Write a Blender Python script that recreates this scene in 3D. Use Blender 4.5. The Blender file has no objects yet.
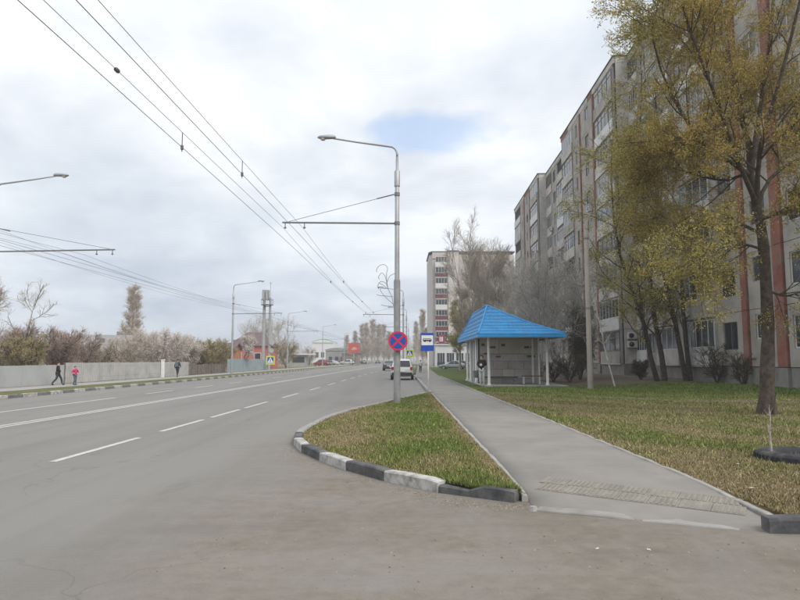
import bpy, math, random
import numpy as np
from mathutils import Vector, Matrix
rnd = random.Random(7)
PI = math.pi
S = bpy.context.scene
COL = S.collection

# ------------------------------------------------------------------ camera
F, EYE = 625.0, 1.6
PITCH = math.atan(59.5 / F)
cam = bpy.data.cameras.new('camera')
cam.sensor_width = 36.0
cam.lens = 36.0 * F / 800.0
cam.clip_start, cam.clip_end = 0.05, 6000
cam_o = bpy.data.objects.new('camera', cam)
cam_o.location = (0, 0, EYE)
cam_o.rotation_euler = (PI / 2 + PITCH, 0, 0)
COL.objects.link(cam_o)
S.camera = cam_o
S.render.resolution_x, S.render.resolution_y = 1024, 768

# ------------------------------------------------------------------ light
SUN_EL, SUN_AZ = math.radians(44), math.radians(135)    # azimuth clockwise from +Y: behind the camera's right shoulder
EXPOSURE = 0.80
S.view_settings.view_transform = 'Standard'
S.view_settings.look = 'None'
S.view_settings.gamma = 1.0
S.view_settings.exposure = EXPOSURE
S.view_settings.use_curve_mapping = False


def build_world():
    w = bpy.data.worlds.new('World')
    S.world = w
    w.use_nodes = True
    nt = w.node_tree
    N, L = nt.nodes, nt.links
    N.clear()
    out = N.new('ShaderNodeOutputWorld')

    def math_(op, a, b=None, c=None):
        n = N.new('ShaderNodeMath'); n.operation = op
        for i, v in enumerate((a, b, c)):
            if v is None: continue
            if isinstance(v, (int, float)): n.inputs[i].default_value = v
            else: L.new(v, n.inputs[i])
        return n.outputs[0]
    sky = N.new('ShaderNodeTexSky'); sky.sky_type = 'NISHITA'; sky.sun_disc = False
    sky.sun_elevation, sky.sun_rotation = SUN_EL, SUN_AZ
    sky.air_density, sky.dust_density, sky.ozone_density = 1.0, 1.5, 1.0
    bg1 = N.new('ShaderNodeBackground'); L.new(sky.outputs[0], bg1.inputs[0]); bg1.inputs[1].default_value = 0.15
    tc = N.new('ShaderNodeTexCoord')
    sep = N.new('ShaderNodeSeparateXYZ'); L.new(tc.outputs['Generated'], sep.inputs[0])
    z = math_('MAXIMUM', sep.outputs[2], 0.0)
    zz = math_('ADD', z, 0.30)
    cx = math_('DIVIDE', sep.outputs[0], zz)
    cy = math_('DIVIDE', sep.outputs[1], zz)
    comb = N.new('ShaderNodeCombineXYZ'); L.new(cx, comb.inputs[0]); L.new(cy, comb.inputs[1])

    def noise(scale, off, detail=5, rough=0.5):
        mp = N.new('ShaderNodeMapping'); mp.inputs['Location'].default_value = off
        L.new(comb.outputs[0], mp.inputs[0])
        n = N.new('ShaderNodeTexNoise'); n.inputs['Scale'].default_value = scale
        n.inputs['Detail'].default_value = detail; n.inputs['Roughness'].default_value = rough
        n.inputs['Distortion'].default_value = 0.25
        L.new(mp.outputs[0], n.inputs['Vector'])
        return n.outputs[0]
    n1 = noise(1.5, (3.1, 7.7, 0), 6, 0.52)
    n2 = noise(3.6, (1.3, 2.1, 5), 5, 0.55)
    m = math_('MULTIPLY_ADD', n2, 0.35, math_('MULTIPLY', n1, 0.65))
    ramp = N.new('ShaderNodeValToRGB')
    ramp.color_ramp.elements[0].position = 0.36; ramp.color_ramp.elements[0].color = (0.47, 0.51, 0.565, 1)
    ramp.color_ramp.elements[1].position = 0.60; ramp.color_ramp.elements[1].color = (0.76, 0.77, 0.78, 1)
    e = ramp.color_ramp.elements.new(0.48); e.color = (0.60, 0.63, 0.665, 1)
    L.new(m, ramp.inputs[0])
    hz = N.new('ShaderNodeMapRange'); hz.inputs[1].default_value = 0.02; hz.inputs[2].default_value = 0.34; hz.inputs[3].default_value = 0.75; hz.inputs[4].default_value = 0.0
    L.new(z, hz.inputs[0])
    low = N.new('ShaderNodeMix'); low.data_type = 'RGBA'; low.blend_type = 'MULTIPLY'; L.new(hz.outputs[0], low.inputs[0]); L.new(ramp.outputs[0], low.inputs[6]); low.inputs[7].default_value = (0.80, 0.89, 0.99, 1)
    # an overcast sky is brighter overhead than at the horizon
    gain = math_('MULTIPLY_ADD', z, 0.46, 0.74)
    bg2 = N.new('ShaderNodeBackground'); L.new(low.outputs[2], bg2.inputs[0]); L.new(gain, bg2.inputs[1])
    # gaps in the cloud where the blue shows
    gx = math_('MULTIPLY', math_('SUBTRACT', cx, 0.03), 1.5)
    gy = math_('MULTIPLY', math_('SUBTRACT', cy, 1.44), 3.6)
    gd = math_('SQRT', math_('ADD', math_('MULTIPLY', gx, gx), math_('MULTIPLY', gy, gy)))
    g = math_('ADD', math_('MULTIPLY', gd, -1.0), math_('MULTIPLY_ADD', noise(3.2, (5.35, 0.55, 2), 5, 0.55), 1.1, -0.30))
    mr = N.new('ShaderNodeMapRange'); mr.inputs[1].default_value = 0.0; mr.inputs[2].default_value = 0.17
    mr.inputs[3].default_value = 1.0; mr.inputs[4].default_value = 0.45
    L.new(g, mr.inputs[0])
    mix = N.new('ShaderNodeMixShader')
    L.new(mr.outputs[0], mix.inputs[0]); L.new(bg1.outputs[0], mix.inputs[1]); L.new(bg2.outputs[0], mix.inputs[2])
    L.new(mix.outputs[0], out.inputs[0])


build_world()
sun = bpy.data.lights.new('sun', 'SUN')
sun.energy = 1.5
sun.angle = math.radians(35)
sun.color = (1.0, 0.94, 0.86)
sun_o = bpy.data.objects.new('sun', sun)
_d = Vector((math.sin(SUN_AZ) * math.cos(SUN_EL), math.cos(SUN_AZ) * math.cos(SUN_EL), math.sin(SUN_EL)))
sun_o.rotation_euler = _d.to_track_quat('Z', 'Y').to_euler()
sun_o.location = (30, 10, 60)
COL.objects.link(sun_o)

# ------------------------------------------------------------------ measuring helpers
CP, SP = math.cos(PITCH), math.sin(PITCH)
def ray(px, py):
    a, b = (px - 400) / F, (300 - py) / F
    return (a, CP - b * SP, SP + b * CP)
def G(px, py, z=0.0):
    """where a point of the photograph lies on level ground of height z"""
    r = ray(px, py); t = (z - EYE) / r[2]
    return (r[0] * t, r[1] * t)
def P(px, py, Y):
    r = ray(px, py); t = Y / r[1]
    return Vector((r[0] * t, Y, EYE + r[2] * t))
RS = 0.0297                                  # the street runs 1.7 degrees to the right of +Y
RA = -math.atan(RS)
def R(x0, s, z=0.0):
    return Vector((x0 + RS * s, s, z))

# ------------------------------------------------------------------ materials
MATS = {}
def mat(name, col, rough=0.8, var=0.15, scale=3.0, bump=0.0, bscale=40.0, metal=0.0, dirt=None, dirt_scale=1.5, dirt_amt=0.5, island=0.0, coat=0.0, spec=0.4):
    """procedural: base colour varied by two noises, optional patchy dirt colour, fine bump"""
    if name in MATS: return MATS[name]
    m = bpy.data.materials.new(name); m.use_nodes = True
    nt = m.node_tree; N, L = nt.nodes, nt.links
    b = N['Principled BSDF']
    b.inputs['Roughness'].default_value = rough
    b.inputs['Metallic'].default_value = metal
    b.inputs['Specular IOR Level'].default_value = spec
    if coat: b.inputs['Coat Weight'].default_value = coat
    tc = N.new('ShaderNodeTexCoord')
    geo = N.new('ShaderNodeNewGeometry')
    def noise(sc, det=6, rg=0.6):
        n = N.new('ShaderNodeTexNoise'); n.inputs['Scale'].default_value = sc
        n.inputs['Detail'].default_value = det; n.inputs['Roughness'].default_value = rg
        L.new(geo.outputs['Position'], n.inputs['Vector']); return n.outputs[0]
    def ramp(src, lo, hi, c0, c1):
        r = N.new('ShaderNodeValToRGB')
        r.color_ramp.elements[0].position = lo; r.color_ramp.elements[0].color = (*c0, 1)
        r.color_ramp.elements[1].position = hi; r.color_ramp.elements[1].color = (*c1, 1)
        L.new(src, r.inputs[0]); return r.outputs[0]
    dark = tuple(max(0, c * (1 - var)) for c in col); lite = tuple(min(1, c * (1 + var)) for c in col)
    c = ramp(noise(scale), 0.32, 0.68, dark, lite)
    if dirt:
        mx = N.new('ShaderNodeMix'); mx.data_type = 'RGBA'
        f = ramp(noise(dirt_scale, 8, 0.65), 0.45, 0.70, (0, 0, 0), (dirt_amt,) * 3)
        L.new(f, mx.inputs[0]); L.new(c, mx.inputs[6]); mx.inputs[7].default_value = (*dirt, 1)
        c = mx.outputs[2]
    if island:
        mx = N.new('ShaderNodeMix'); mx.data_type = 'RGBA'; mx.blend_type = 'MULTIPLY'; mx.inputs[0].default_value = 1
        f = ramp(geo.outputs['Random Per Island'], 0.0, 1.0, (1 - island,) * 3, (1 + island, 1 + island * 0.9, 1 + island * 0.5))
        L.new(c, mx.inputs[6]); L.new(f, mx.inputs[7]); c = mx.outputs[2]
    L.new(c, b.inputs['Base Color'])
    if bump:
        bp = N.new('ShaderNodeBump'); bp.inputs['Strength'].default_value = bump; bp.inputs['Distance'].default_value = 0.02
        L.new(noise(bscale, 4, 0.6), bp.inputs['Height']); L.new(bp.outputs[0], b.inputs['Normal'])
    MATS[name] = m
    return m

def leaf_mat(name, c0, c1, c2, trans=0.3):
    if name in MATS: return MATS[name]
    m = bpy.data.materials.new(name); m.use_nodes = True
    nt = m.node_tree; N, L = nt.nodes, nt.links
    N.clear()
    out = N.new('ShaderNodeOutputMaterial')
    geo = N.new('ShaderNodeNewGeometry')
    r = N.new('ShaderNodeValToRGB')
    r.color_ramp.elements[0].color = (*c0, 1); r.color_ramp.elements[1].color = (*c2, 1)
    e = r.color_ramp.elements.new(0.5); e.color = (*c1, 1)
    L.new(geo.outputs['Random Per Island'], r.inputs[0])
    d = N.new('ShaderNodeBsdfDiffuse'); t = N.new('ShaderNodeBsdfTranslucent'); mx = N.new('ShaderNodeMixShader')
    mx.inputs[0].default_value = trans
    L.new(r.outputs[0], d.inputs[0]); L.new(r.outputs[0], t.inputs[0])
    L.new(d.outputs[0], mx.inputs[1]); L.new(t.outputs[0], mx.inputs[2]); L.new(mx.outputs[0], out.inputs[0])
    MATS[name] = m
    return m

def lawn_mat():
    """green / straw / soil from the sheet's own 'cover' attribute (where what grows), broken up by noise"""
    m = bpy.data.materials.new('lawn'); m.use_nodes = True
    nt = m.node_tree; N, L = nt.nodes, nt.links
    b = N['Principled BSDF']; b.inputs['Roughness'].default_value = 0.95; b.inputs['Specular IOR Level'].default_value = 0.1
    at = N.new('ShaderNodeAttribute'); at.attribute_name = 'cover'
    sep = N.new('ShaderNodeSeparateColor'); L.new(at.outputs['Color'], sep.inputs[0])
    geo = N.new('ShaderNodeNewGeometry')
    def noise(sc, det=6, rg=0.65):
        n = N.new('ShaderNodeTexNoise'); n.inputs['Scale'].default_value = sc; n.inputs['Detail'].default_value = det
        n.inputs['Roughness'].default_value = rg; L.new(geo.outputs['Position'], n.inputs['Vector']); return n.outputs[0]
    def add(a, bb, k, off):
        n = N.new('ShaderNodeMath'); n.operation = 'MULTIPLY_ADD'; L.new(bb, n.inputs[0]); n.inputs[1].default_value = k
        n2 = N.new('ShaderNodeMath'); n2.operation = 'ADD'; L.new(a, n2.inputs[0]); n2.inputs[1].default_value = off
        L.new(n2.outputs[0], n.inputs[2]); return n.outputs[0]
    def rampf(src, lo, hi):
        r = N.new('ShaderNodeMapRange'); r.inputs[1].default_value = lo; r.inputs[2].default_value = hi; L.new(src, r.inputs[0]); return r.outputs[0]
    def mixc(f, a, bb):
        mx = N.new('ShaderNodeMix'); mx.data_type = 'RGBA'; L.new(f, mx.inputs[0])
        for i, v in ((6, a), (7, bb)):
            if isinstance(v, tuple): mx.inputs[i].default_value = (*v, 1)
            else: L.new(v, mx.inputs[i])
        return mx.outputs[2]
    fine = noise(14, 8, 0.7); mid = noise(1.7, 6); spk = noise(45, 5, 0.7)
    straw = mixc(rampf(fine, 0.3, 0.7), (0.135, 0.105, 0.058), (0.25, 0.205, 0.12))
    green = mixc(rampf(fine, 0.3, 0.7), (0.055, 0.085, 0.018), (0.12, 0.155, 0.042))
    soil = mixc(rampf(spk, 0.3, 0.7), (0.10, 0.078, 0.058), (0.21, 0.17, 0.13))
    gf = rampf(add(add(sep.outputs[0], mid, 0.9, -0.45), fine, 0.7, -0.35), 0.35, 0.75)
    sf = rampf(add(add(sep.outputs[1], mid, 0.6, -0.3), spk, 0.6, -0.3), 0.35, 0.70)
    c = mixc(sf, mixc(gf, straw, green), soil)
    dk = rampf(noise(32, 6, 0.75), 0.56, 0.66)
    dm = N.new('ShaderNodeMath'); dm.operation = 'MULTIPLY'; L.new(dk, dm.inputs[0]); dm.inputs[1].default_value = 0.65
    c = mixc(dm.outputs[0], c, (0.055, 0.045, 0.028))
    lk = rampf(noise(21, 6, 0.75), 0.58, 0.68)
    lm = N.new('ShaderNodeMath'); lm.operation = 'MULTIPLY'; L.new(lk, lm.inputs[0]); lm.inputs[1].default_value = 0.55
    c = mixc(lm.outputs[0], c, (0.32, 0.275, 0.18))
    L.new(c, b.inputs['Base Color'])
    bp = N.new('ShaderNodeBump'); bp.inputs['Strength'].default_value = 0.8; bp.inputs['Distance'].default_value = 0.05
    L.new(fine, bp.inputs['Height']); L.new(bp.outputs[0], b.inputs['Normal'])
    MATS['lawn'] = m
    return m

def road_mat():
    """worn asphalt; brown earth tracked over the side-road mouth, tyre polish along the lanes, cracks"""
    m = bpy.data.materials.new('asphalt'); m.use_nodes = True
    nt = m.node_tree; N, L = nt.nodes, nt.links
    b = N['Principled BSDF']; b.inputs['Roughness'].default_value = 0.88; b.inputs['Specular IOR Level'].default_value = 0.3
    geo = N.new('ShaderNodeNewGeometry')
    sp = N.new('ShaderNodeSeparateXYZ'); L.new(geo.outputs['Position'], sp.inputs[0])
    def M(op, a, bb=None, c=None):
        n = N.new('ShaderNodeMath'); n.operation = op
        for i, v in enumerate((a, bb, c)):
            if v is None: continue
            if isinstance(v, (int, float)): n.inputs[i].default_value = v
            else: L.new(v, n.inputs[i])
        return n.outputs[0]
    def noise(sc, det=6, rg=0.6, stretch=None, dist=0):
        n = N.new('ShaderNodeTexNoise'); n.inputs['Scale'].default_value = sc; n.inputs['Detail'].default_value = det
        n.inputs['Roughness'].default_value = rg; n.inputs['Distortion'].default_value = dist
        if stretch:
            mp = N.new('ShaderNodeMapping'); mp.inputs['Scale'].default_value = stretch
            L.new(geo.outputs['Position'], mp.inputs[0]); L.new(mp.outputs[0], n.inputs['Vector'])
        else: L.new(geo.outputs['Position'], n.inputs['Vector'])
        return n.outputs[0]
    def mr(src, lo, hi, a=0.0, bb=1.0):
        r = N.new('ShaderNodeMapRange'); r.inputs[1].default_value = lo; r.inputs[2].default_value = hi
        r.inputs[3].default_value = a; r.inputs[4].default_value = bb; L.new(src, r.inputs[0]); return r.outputs[0]
    def mixc(f, a, bb):
        mx = N.new('ShaderNodeMix'); mx.data_type = 'RGBA'; L.new(f, mx.inputs[0])
        for i, v in ((6, a), (7, bb)):
            if isinstance(v, tuple): mx.inputs[i].default_value = (*v, 1)
            else: L.new(v, mx.inputs[i])
        return mx.outputs[2]
    fine = noise(70, 6, 0.8); mid = noise(6, 9, 0.7); big = noise(0.35, 5, 0.55); lane = noise(0.9, 5, 0.6, (1, 0.06, 1))
    a = mixc(mr(fine, 0.3, 0.7), (0.157, 0.150, 0.139), (0.251, 0.241, 0.227))
    a = mixc(mr(big, 0.35, 0.65, 0, 0.30), a, (0.245, 0.235, 0.222))
    a = mixc(mr(lane, 0.45, 0.68, 0, 0.45), a, (0.139, 0.135, 0.130))
    st_ = noise(1.6, 6, 0.7, (1, 0.25, 1), 0.3)
    a = mixc(mr(st_, 0.60, 0.72, 0, 0.4), a, (0.105, 0.102, 0.098))
    # earth: everything right of a wavering line, near the side-road mouth
    edge = M('ADD', sp.outputs[0], M('MULTIPLY_ADD', noise(0.5, 6, 0.6), 3.2, -1.6))
    e1 = mr(edge, -3.1, -1.3)
    ydist = M('ADD', sp.outputs[1], M('MULTIPLY_ADD', mid, 1.5, -0.75))
    e2 = mr(ydist, 12.0, 16.0, 1, 0)
    dirtf = M('MULTIPLY', M('MULTIPLY', e1, e2), mr(noise(0.9, 9, 0.7, (1, 0.55, 1), 0.4), 0.30, 0.60, 0.30, 1.0))
    d = mixc(mr(mid, 0.3, 0.7), (0.118, 0.099, 0.080), (0.212, 0.183, 0.150))
    d = mixc(mr(fine, 0.35, 0.7, 0, 0.5), d, (0.248, 0.220, 0.186))
    trk = noise(0.7, 6, 0.65, (0.35, 1.6, 1), 0.6)
    d = mixc(mr(trk, 0.50, 0.66, 0, 0.5), d, (0.105, 0.090, 0.074))
    d = mixc(mr(trk, 0.46, 0.34, 0, 0.45), d, (0.235, 0.222, 0.205))
    spk = noise(26, 3, 0.5)
    d = mixc(mr(spk, 0.66, 0.74, 0, 0.7), d, (0.09, 0.075, 0.06))
    c = mixc(dirtf, a, d)
    # crack lines
    v = N.new('ShaderNodeTexVoronoi'); v.feature = 'DISTANCE_TO_EDGE'; v.inputs['Scale'].default_value = 0.22
    wv = N.new('ShaderNodeVectorMath'); wv.operation = 'ADD'
    nn = N.new('ShaderNodeTexNoise'); nn.inputs['Scale'].default_value = 0.8; nn.inputs['Detail'].default_value = 7
    L.new(geo.outputs['Position'], nn.inputs['Vector'])
    sc = N.new('ShaderNodeVectorMath'); sc.operation = 'SCALE'; sc.inputs['Scale'].default_value = 1.8
    L.new(nn.outputs['Color'], sc.inputs[0]); L.new(geo.outputs['Position'], wv.inputs[0]); L.new(sc.outputs[0], wv.inputs[1])
    L.new(wv.outputs[0], v.inputs['Vector'])
    ck = M('MULTIPLY', mr(v.outputs['Distance'], 0.001, 0.004, 0.32, 0.0), mr(noise(0.25, 3), 0.44, 0.54))
    c = mixc(ck, c, (0.08, 0.078, 0.075))
    L.new(c, b.inputs['Base Color'])
    bp = N.new('ShaderNodeBump'); bp.inputs['Strength'].default_value = 0.35; bp.inputs['Distance'].default_value = 0.012
    L.new(M('ADD', fine, mid), bp.inputs['Height']); L.new(bp.outputs[0], b.inputs['Normal'])
    MATS['asphalt'] = m
    return m

lawn_mat(); road_mat()
GLASS = mat('window_glass', (0.035, 0.042, 0.05), rough=0.06, var=0.3, scale=0.6, spec=0.5)
STEEL = mat('galvanised_steel', (0.40, 0.41, 0.42), rough=0.5, var=0.12, scale=6, metal=0.35, dirt=(0.22, 0.20, 0.18), dirt_amt=0.35)
DSTEEL = mat('dull_steel', (0.20, 0.205, 0.21), rough=0.6, var=0.15, scale=8, metal=0.2)
WIRE = mat('wire_metal', (0.12, 0.12, 0.125), rough=0.6, var=0.1)
WHITE = mat('white_paint', (0.72, 0.72, 0.70), rough=0.5, var=0.06, scale=5, dirt=(0.40, 0.37, 0.33), dirt_amt=0.35)
BLACK = mat('black_rubber', (0.022, 0.022, 0.024), rough=0.75, var=0.2, scale=12)
CONC = mat('concrete', (0.36, 0.35, 0.335), rough=0.9, var=0.15, scale=4, bump=0.25, dirt=(0.20, 0.18, 0.16), dirt_amt=0.5)
BARK = mat('bark_brown', (0.085, 0.068, 0.052), rough=0.95, var=0.4, scale=9, bump=1.0, bscale=14, dirt=(0.13, 0.118, 0.10), dirt_scale=5, dirt_amt=0.6, spec=0.1)
TWIG = mat('twig_brown', (0.15, 0.118, 0.075), rough=0.95, var=0.25, spec=0.1)
BARKG = mat('bark_grey', (0.36, 0.335, 0.30), rough=0.95, var=0.3, scale=8, bump=0.6, spec=0.1)
TWIGG = mat('twig_grey', (0.52, 0.48, 0.43), rough=0.95, var=0.2, spec=0.1)
TWIGT = mat('twig_tan', (0.52, 0.44, 0.345), rough=0.95, var=0.25, spec=0.1)
TWIGR = mat('twig_red_brown', (0.43, 0.33, 0.275), rough=0.95, var=0.25, spec=0.1)
TWIGO = mat('twig_olive', (0.42, 0.35, 0.18), rough=0.95, var=0.25, spec=0.1)

# ------------------------------------------------------------------ mesh helpers
class MB:
    """collects shapes; build() links them as ONE mesh object"""
    def __init__(self): self.v, self.f, self.mi = [], [], []
    def add(self, vs, fs, m=0):
        o = len(self.v); self.v += [tuple(x) for x in vs]
        self.f += [tuple(i + o for i in q) for q in fs]; self.mi += [m] * len(fs)
        return self
    def box(self, a, b, m=0):
        x0, y0, z0 = a; x1, y1, z1 = b
        return self.add([(x0,y0,z0),(x1,y0,z0),(x1,y1,z0),(x0,y1,z0),(x0,y0,z1),(x1,y0,z1),(x1,y1,z1),(x0,y1,z1)],
                        [(0,3,2,1),(4,5,6,7),(0,1,5,4),(1,2,6,5),(2,3,7,6),(3,0,4,7)], m)
    def bbox(self, a, b, r=0.01, m=0):
        """box with its upright and top edges chamfered by r"""
        x0, y0, z0 = a; x1, y1, z1 = b
        def ring(d, z): return [(x0+d+r,y0+d,z),(x1-d-r,y0+d,z),(x1-d,y0+d+r,z),(x1-d,y1-d-r,z),(x1-d-r,y1-d,z),(x0+d+r,y1-d,z),(x0+d,y1-d-r,z),(x0+d,y0+d+r,z)]
        vs = ring(0, z0) + ring(0, z1 - r) + ring(r, z1)
        fs = [tuple(range(7, -1, -1)), tuple(range(16, 24))]
        for k in (0, 8):
            for i in range(8): j = (i + 1) % 8; fs.append((k+i, k+j, k+8+j, k+8+i))
        return self.add(vs, fs, m)
    def prism(self, poly, z0, z1, m=0):
        n = len(poly)
        vs = [(p[0], p[1], z0) for p in poly] + [(p[0], p[1], z1) for p in poly]
        fs = [tuple(range(n-1, -1, -1)), tuple(range(n, 2*n))] + [(i, (i+1) % n, n+(i+1) % n, n+i) for i in range(n)]
        return self.add(vs, fs, m)
    def tube(self, pts, r, sides=8, m=0, cap=True, closed=False):
        pts = [Vector(p) for p in pts]; n = len(pts)
        rs = r if isinstance(r, (list, tuple)) else [r] * n
        vs, fs = [], []
        ref = None
        for i, p in enumerate(pts):
            if closed: t = pts[(i+1) % n] - pts[i-1]
            else: t = pts[min(i+1, n-1)] - pts[max(i-1, 0)]
            if t.length < 1e-9: t = Vector((0, 0, 1))
            t.normalize()
            if ref is None:
                ref = t.orthogonal().normalized()
            else:
                ref = (ref - t * ref.dot(t))
                ref = ref.normalized() if ref.length > 1e-6 else t.orthogonal().normalized()
            b = t.cross(ref)
            for k in range(sides):
                a = 2 * PI * k / sides
                vs.append(p + (ref * math.cos(a) + b * math.sin(a)) * rs[i])
        for i in range(n if closed else n - 1):
            j = (i + 1) % n
            for k in range(sides):
                l = (k + 1) % sides
                fs.append((i*sides+k, i*sides+l, j*sides+l, j*sides+k))
        if cap and not closed:
            fs.append(tuple(range(sides-1, -1, -1))); fs.append(tuple((n-1)*sides+k for k in range(sides)))
        return self.add(vs, fs, m)
    def disc(self, c, n, r, th, sides=28, m=0):
        c = Vector(c); n = Vector(n).normalized()
        return self.tube([c - n*th/2, c + n*th/2], r, sides, m)
    def lathe(self, prof, c=(0,0,0), axis='Z', sides=20, m=0):
        vs, fs = [], []
        for r, h in prof:
            for k in range(sides):
                a = 2*PI*k/sides; x, y = r*math.cos(a), r*math.sin(a)
                p = (x, y, h) if axis == 'Z' else ((h, x, y) if axis == 'X' else (x, h, y))
                vs.append((p[0]+c[0], p[1]+c[1], p[2]+c[2]))
        for i in range(len(prof)-1):
            for k in range(sides):
                l = (k+1) % sides
                fs.append((i*sides+k, i*sides+l, (i+1)*sides+l, (i+1)*sides+k))
        return self.add(vs, fs, m)
    def mesh(self, name, mats, smooth=False):
        me = bpy.data.meshes.new(name); me.from_pydata(self.v, [], self.f)
        for mm in (mats if isinstance(mats, (list, tuple)) else [mats]): me.materials.append(mm)
        if any(self.mi): me.polygons.foreach_set('material_index', self.mi)
        if smooth: me.polygons.foreach_set('use_smooth', [True] * len(me.polygons))
        me.update()
        return me
    def build(self, name, mats, parent=None, smooth=False, loc=None, rz=0.0):
        return link(name, self.mesh(name, mats, smooth), parent, loc, rz)

def link(name, data, parent=None, loc=None, rz=0.0, scale=None):
    o = bpy.data.objects.new(name, data); COL.objects.link(o)
    if parent is not None: o.parent = parent
    if loc is not None: o.location = loc
    if rz: o.rotation_euler = (0, 0, rz)
    if scale: o.scale = scale
    return o
def tag(o, label=None, cat=None, group=None, kind=None):
    if label: o['label'] = label
    if cat: o['category'] = cat
    if group: o['group'] = group
    if kind: o['kind'] = kind
    return o
def thing(name, label, cat, loc=(0,0,0), rz=0.0, group=None):
    o = link(name, None, None, loc, rz); o.empty_display_size = 0.3
    return tag(o, label, cat, group)
def dup(o, label, loc=None, rz=None, scale=None, group=None):
    """a copy of a thing with copies of its parts and their sub-parts"""
    def cp(x, par):
        c = x.copy(); COL.objects.link(c); c.parent = par
        for k in list(x.children): cp(k, c)
        return c
    c = cp(o, None)
    c['label'] = label
    if loc is not None: c.location = loc
    if rz is not None: c.rotation_euler = (0, 0, rz)
    if scale is not None: c.scale = scale if isinstance(scale, (tuple, list)) else (scale,)*3
    if group: c['group'] = group
    return c
def np_mesh(name, verts, faces_flat, nper, m, smooth=False):
    me = bpy.data.meshes.new(name)
    nf = len(faces_flat) // nper
    me.vertices.add(len(verts)); me.vertices.foreach_set('co', np.ascontiguousarray(verts, dtype=np.float32).ravel())
    me.loops.add(nf * nper); me.loops.foreach_set('vertex_index', np.ascontiguousarray(faces_flat, dtype=np.int32))
    me.polygons.add(nf)
    me.polygons.foreach_set('loop_start', np.arange(0, nf*nper, nper, dtype=np.int32))
    if smooth: me.polygons.foreach_set('use_smooth', np.ones(nf, dtype=bool))
    me.update(calc_edges=True)
    me.materials.append(m)
    return me

# ================================================================== SETTING
def sheet(name, poly, z, m, label=None):
    me = bpy.data.meshes.new(name)
    me.from_pydata([(p[0], p[1], z) for p in poly], [], [tuple(range(len(poly)))])
    me.materials.append(m)
    return tag(link(name, me), kind='structure')

EARTH = mat('bare_earth', (0.14, 0.125, 0.08), rough=0.95, var=0.35, scale=0.8, dirt=(0.10, 0.12, 0.045), dirt_scale=0.3, dirt_amt=0.8, spec=0.1)
sheet('ground', [(-2500, -300), (2500, -300), (2500, 4500), (-2500, 4500)], -0.04, EARTH)
road = sheet('road', [R(-16.9, -40), (60, -40), (60, 6.6), (6, 6.6), (6, 60), R(1.0, 130), R(1.0, 900), R(-16.9, 900)], 0.0, MATS['asphalt'])

# ---- smooth value noise in numpy, for placing things
def vnoise(x, y, seed=0):
    x = np.asarray(x, float); y = np.asarray(y, float)
    r = np.zeros_like(x)
    g = np.random.default_rng(seed)
    for k in range(6):
        a = g.uniform(0, 2*PI); w = g.uniform(0.5, 1.6) * (1.35 ** k); ph = g.uniform(0, 6.28)
        r += np.sin((x*math.cos(a) + y*math.sin(a)) * w + ph + 0.8*np.sin((x*math.sin(a) - y*math.cos(a)) * w * 0.7 + ph*2)) / (1 + 0.35*k)
    return r / 4.2

# ---- painted lines (thin sheets, each dash a piece of its own)
PAINT = mat('road_paint', (0.50, 0.50, 0.485), rough=0.75, var=0.08, scale=8, dirt=(0.27, 0.265, 0.255), dirt_scale=7, dirt_amt=0.75)
def stripe(name, x0, s0, s1, w, n=1):
    mb = MB()
    for i in range(n):
        a, b = s0 + (s1-s0)*i/n, s0 + (s1-s0)*(i+1)/n
        mb.add([R(x0-w/2, a, 0.004), R(x0+w/2, a, 0.004), R(x0+w/2, b, 0.004), R(x0-w/2, b, 0.004)], [(0, 1, 2, 3)])
    return mb.build(name, PAINT, road)
stripe('solid_line', -10.13, -20, 420, 0.13, 20)
stripe('solid_line', -9.88, -20, 420, 0.13, 20)
stripe('lane_line', -12.75, 8, 26.6, 0.14, 3)
s = 29.5
while s < 190:
    stripe('lane_dash', -12.75, s, s + 3.2, 0.14); s += 6.4 if s < 60 else 9.0
for a, b in ((10.0, 13.05), (14.15, 16.9), (17.55, 20.3), (20.9, 24.0)):
    stripe('lane_dash', -5.75, a, b, 0.13)
s = 26.5
while s < 240:
    stripe('lane_dash', -5.72, s, s + 3.4, 0.13); s += 6.6 if s < 60 else 9.0

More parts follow.
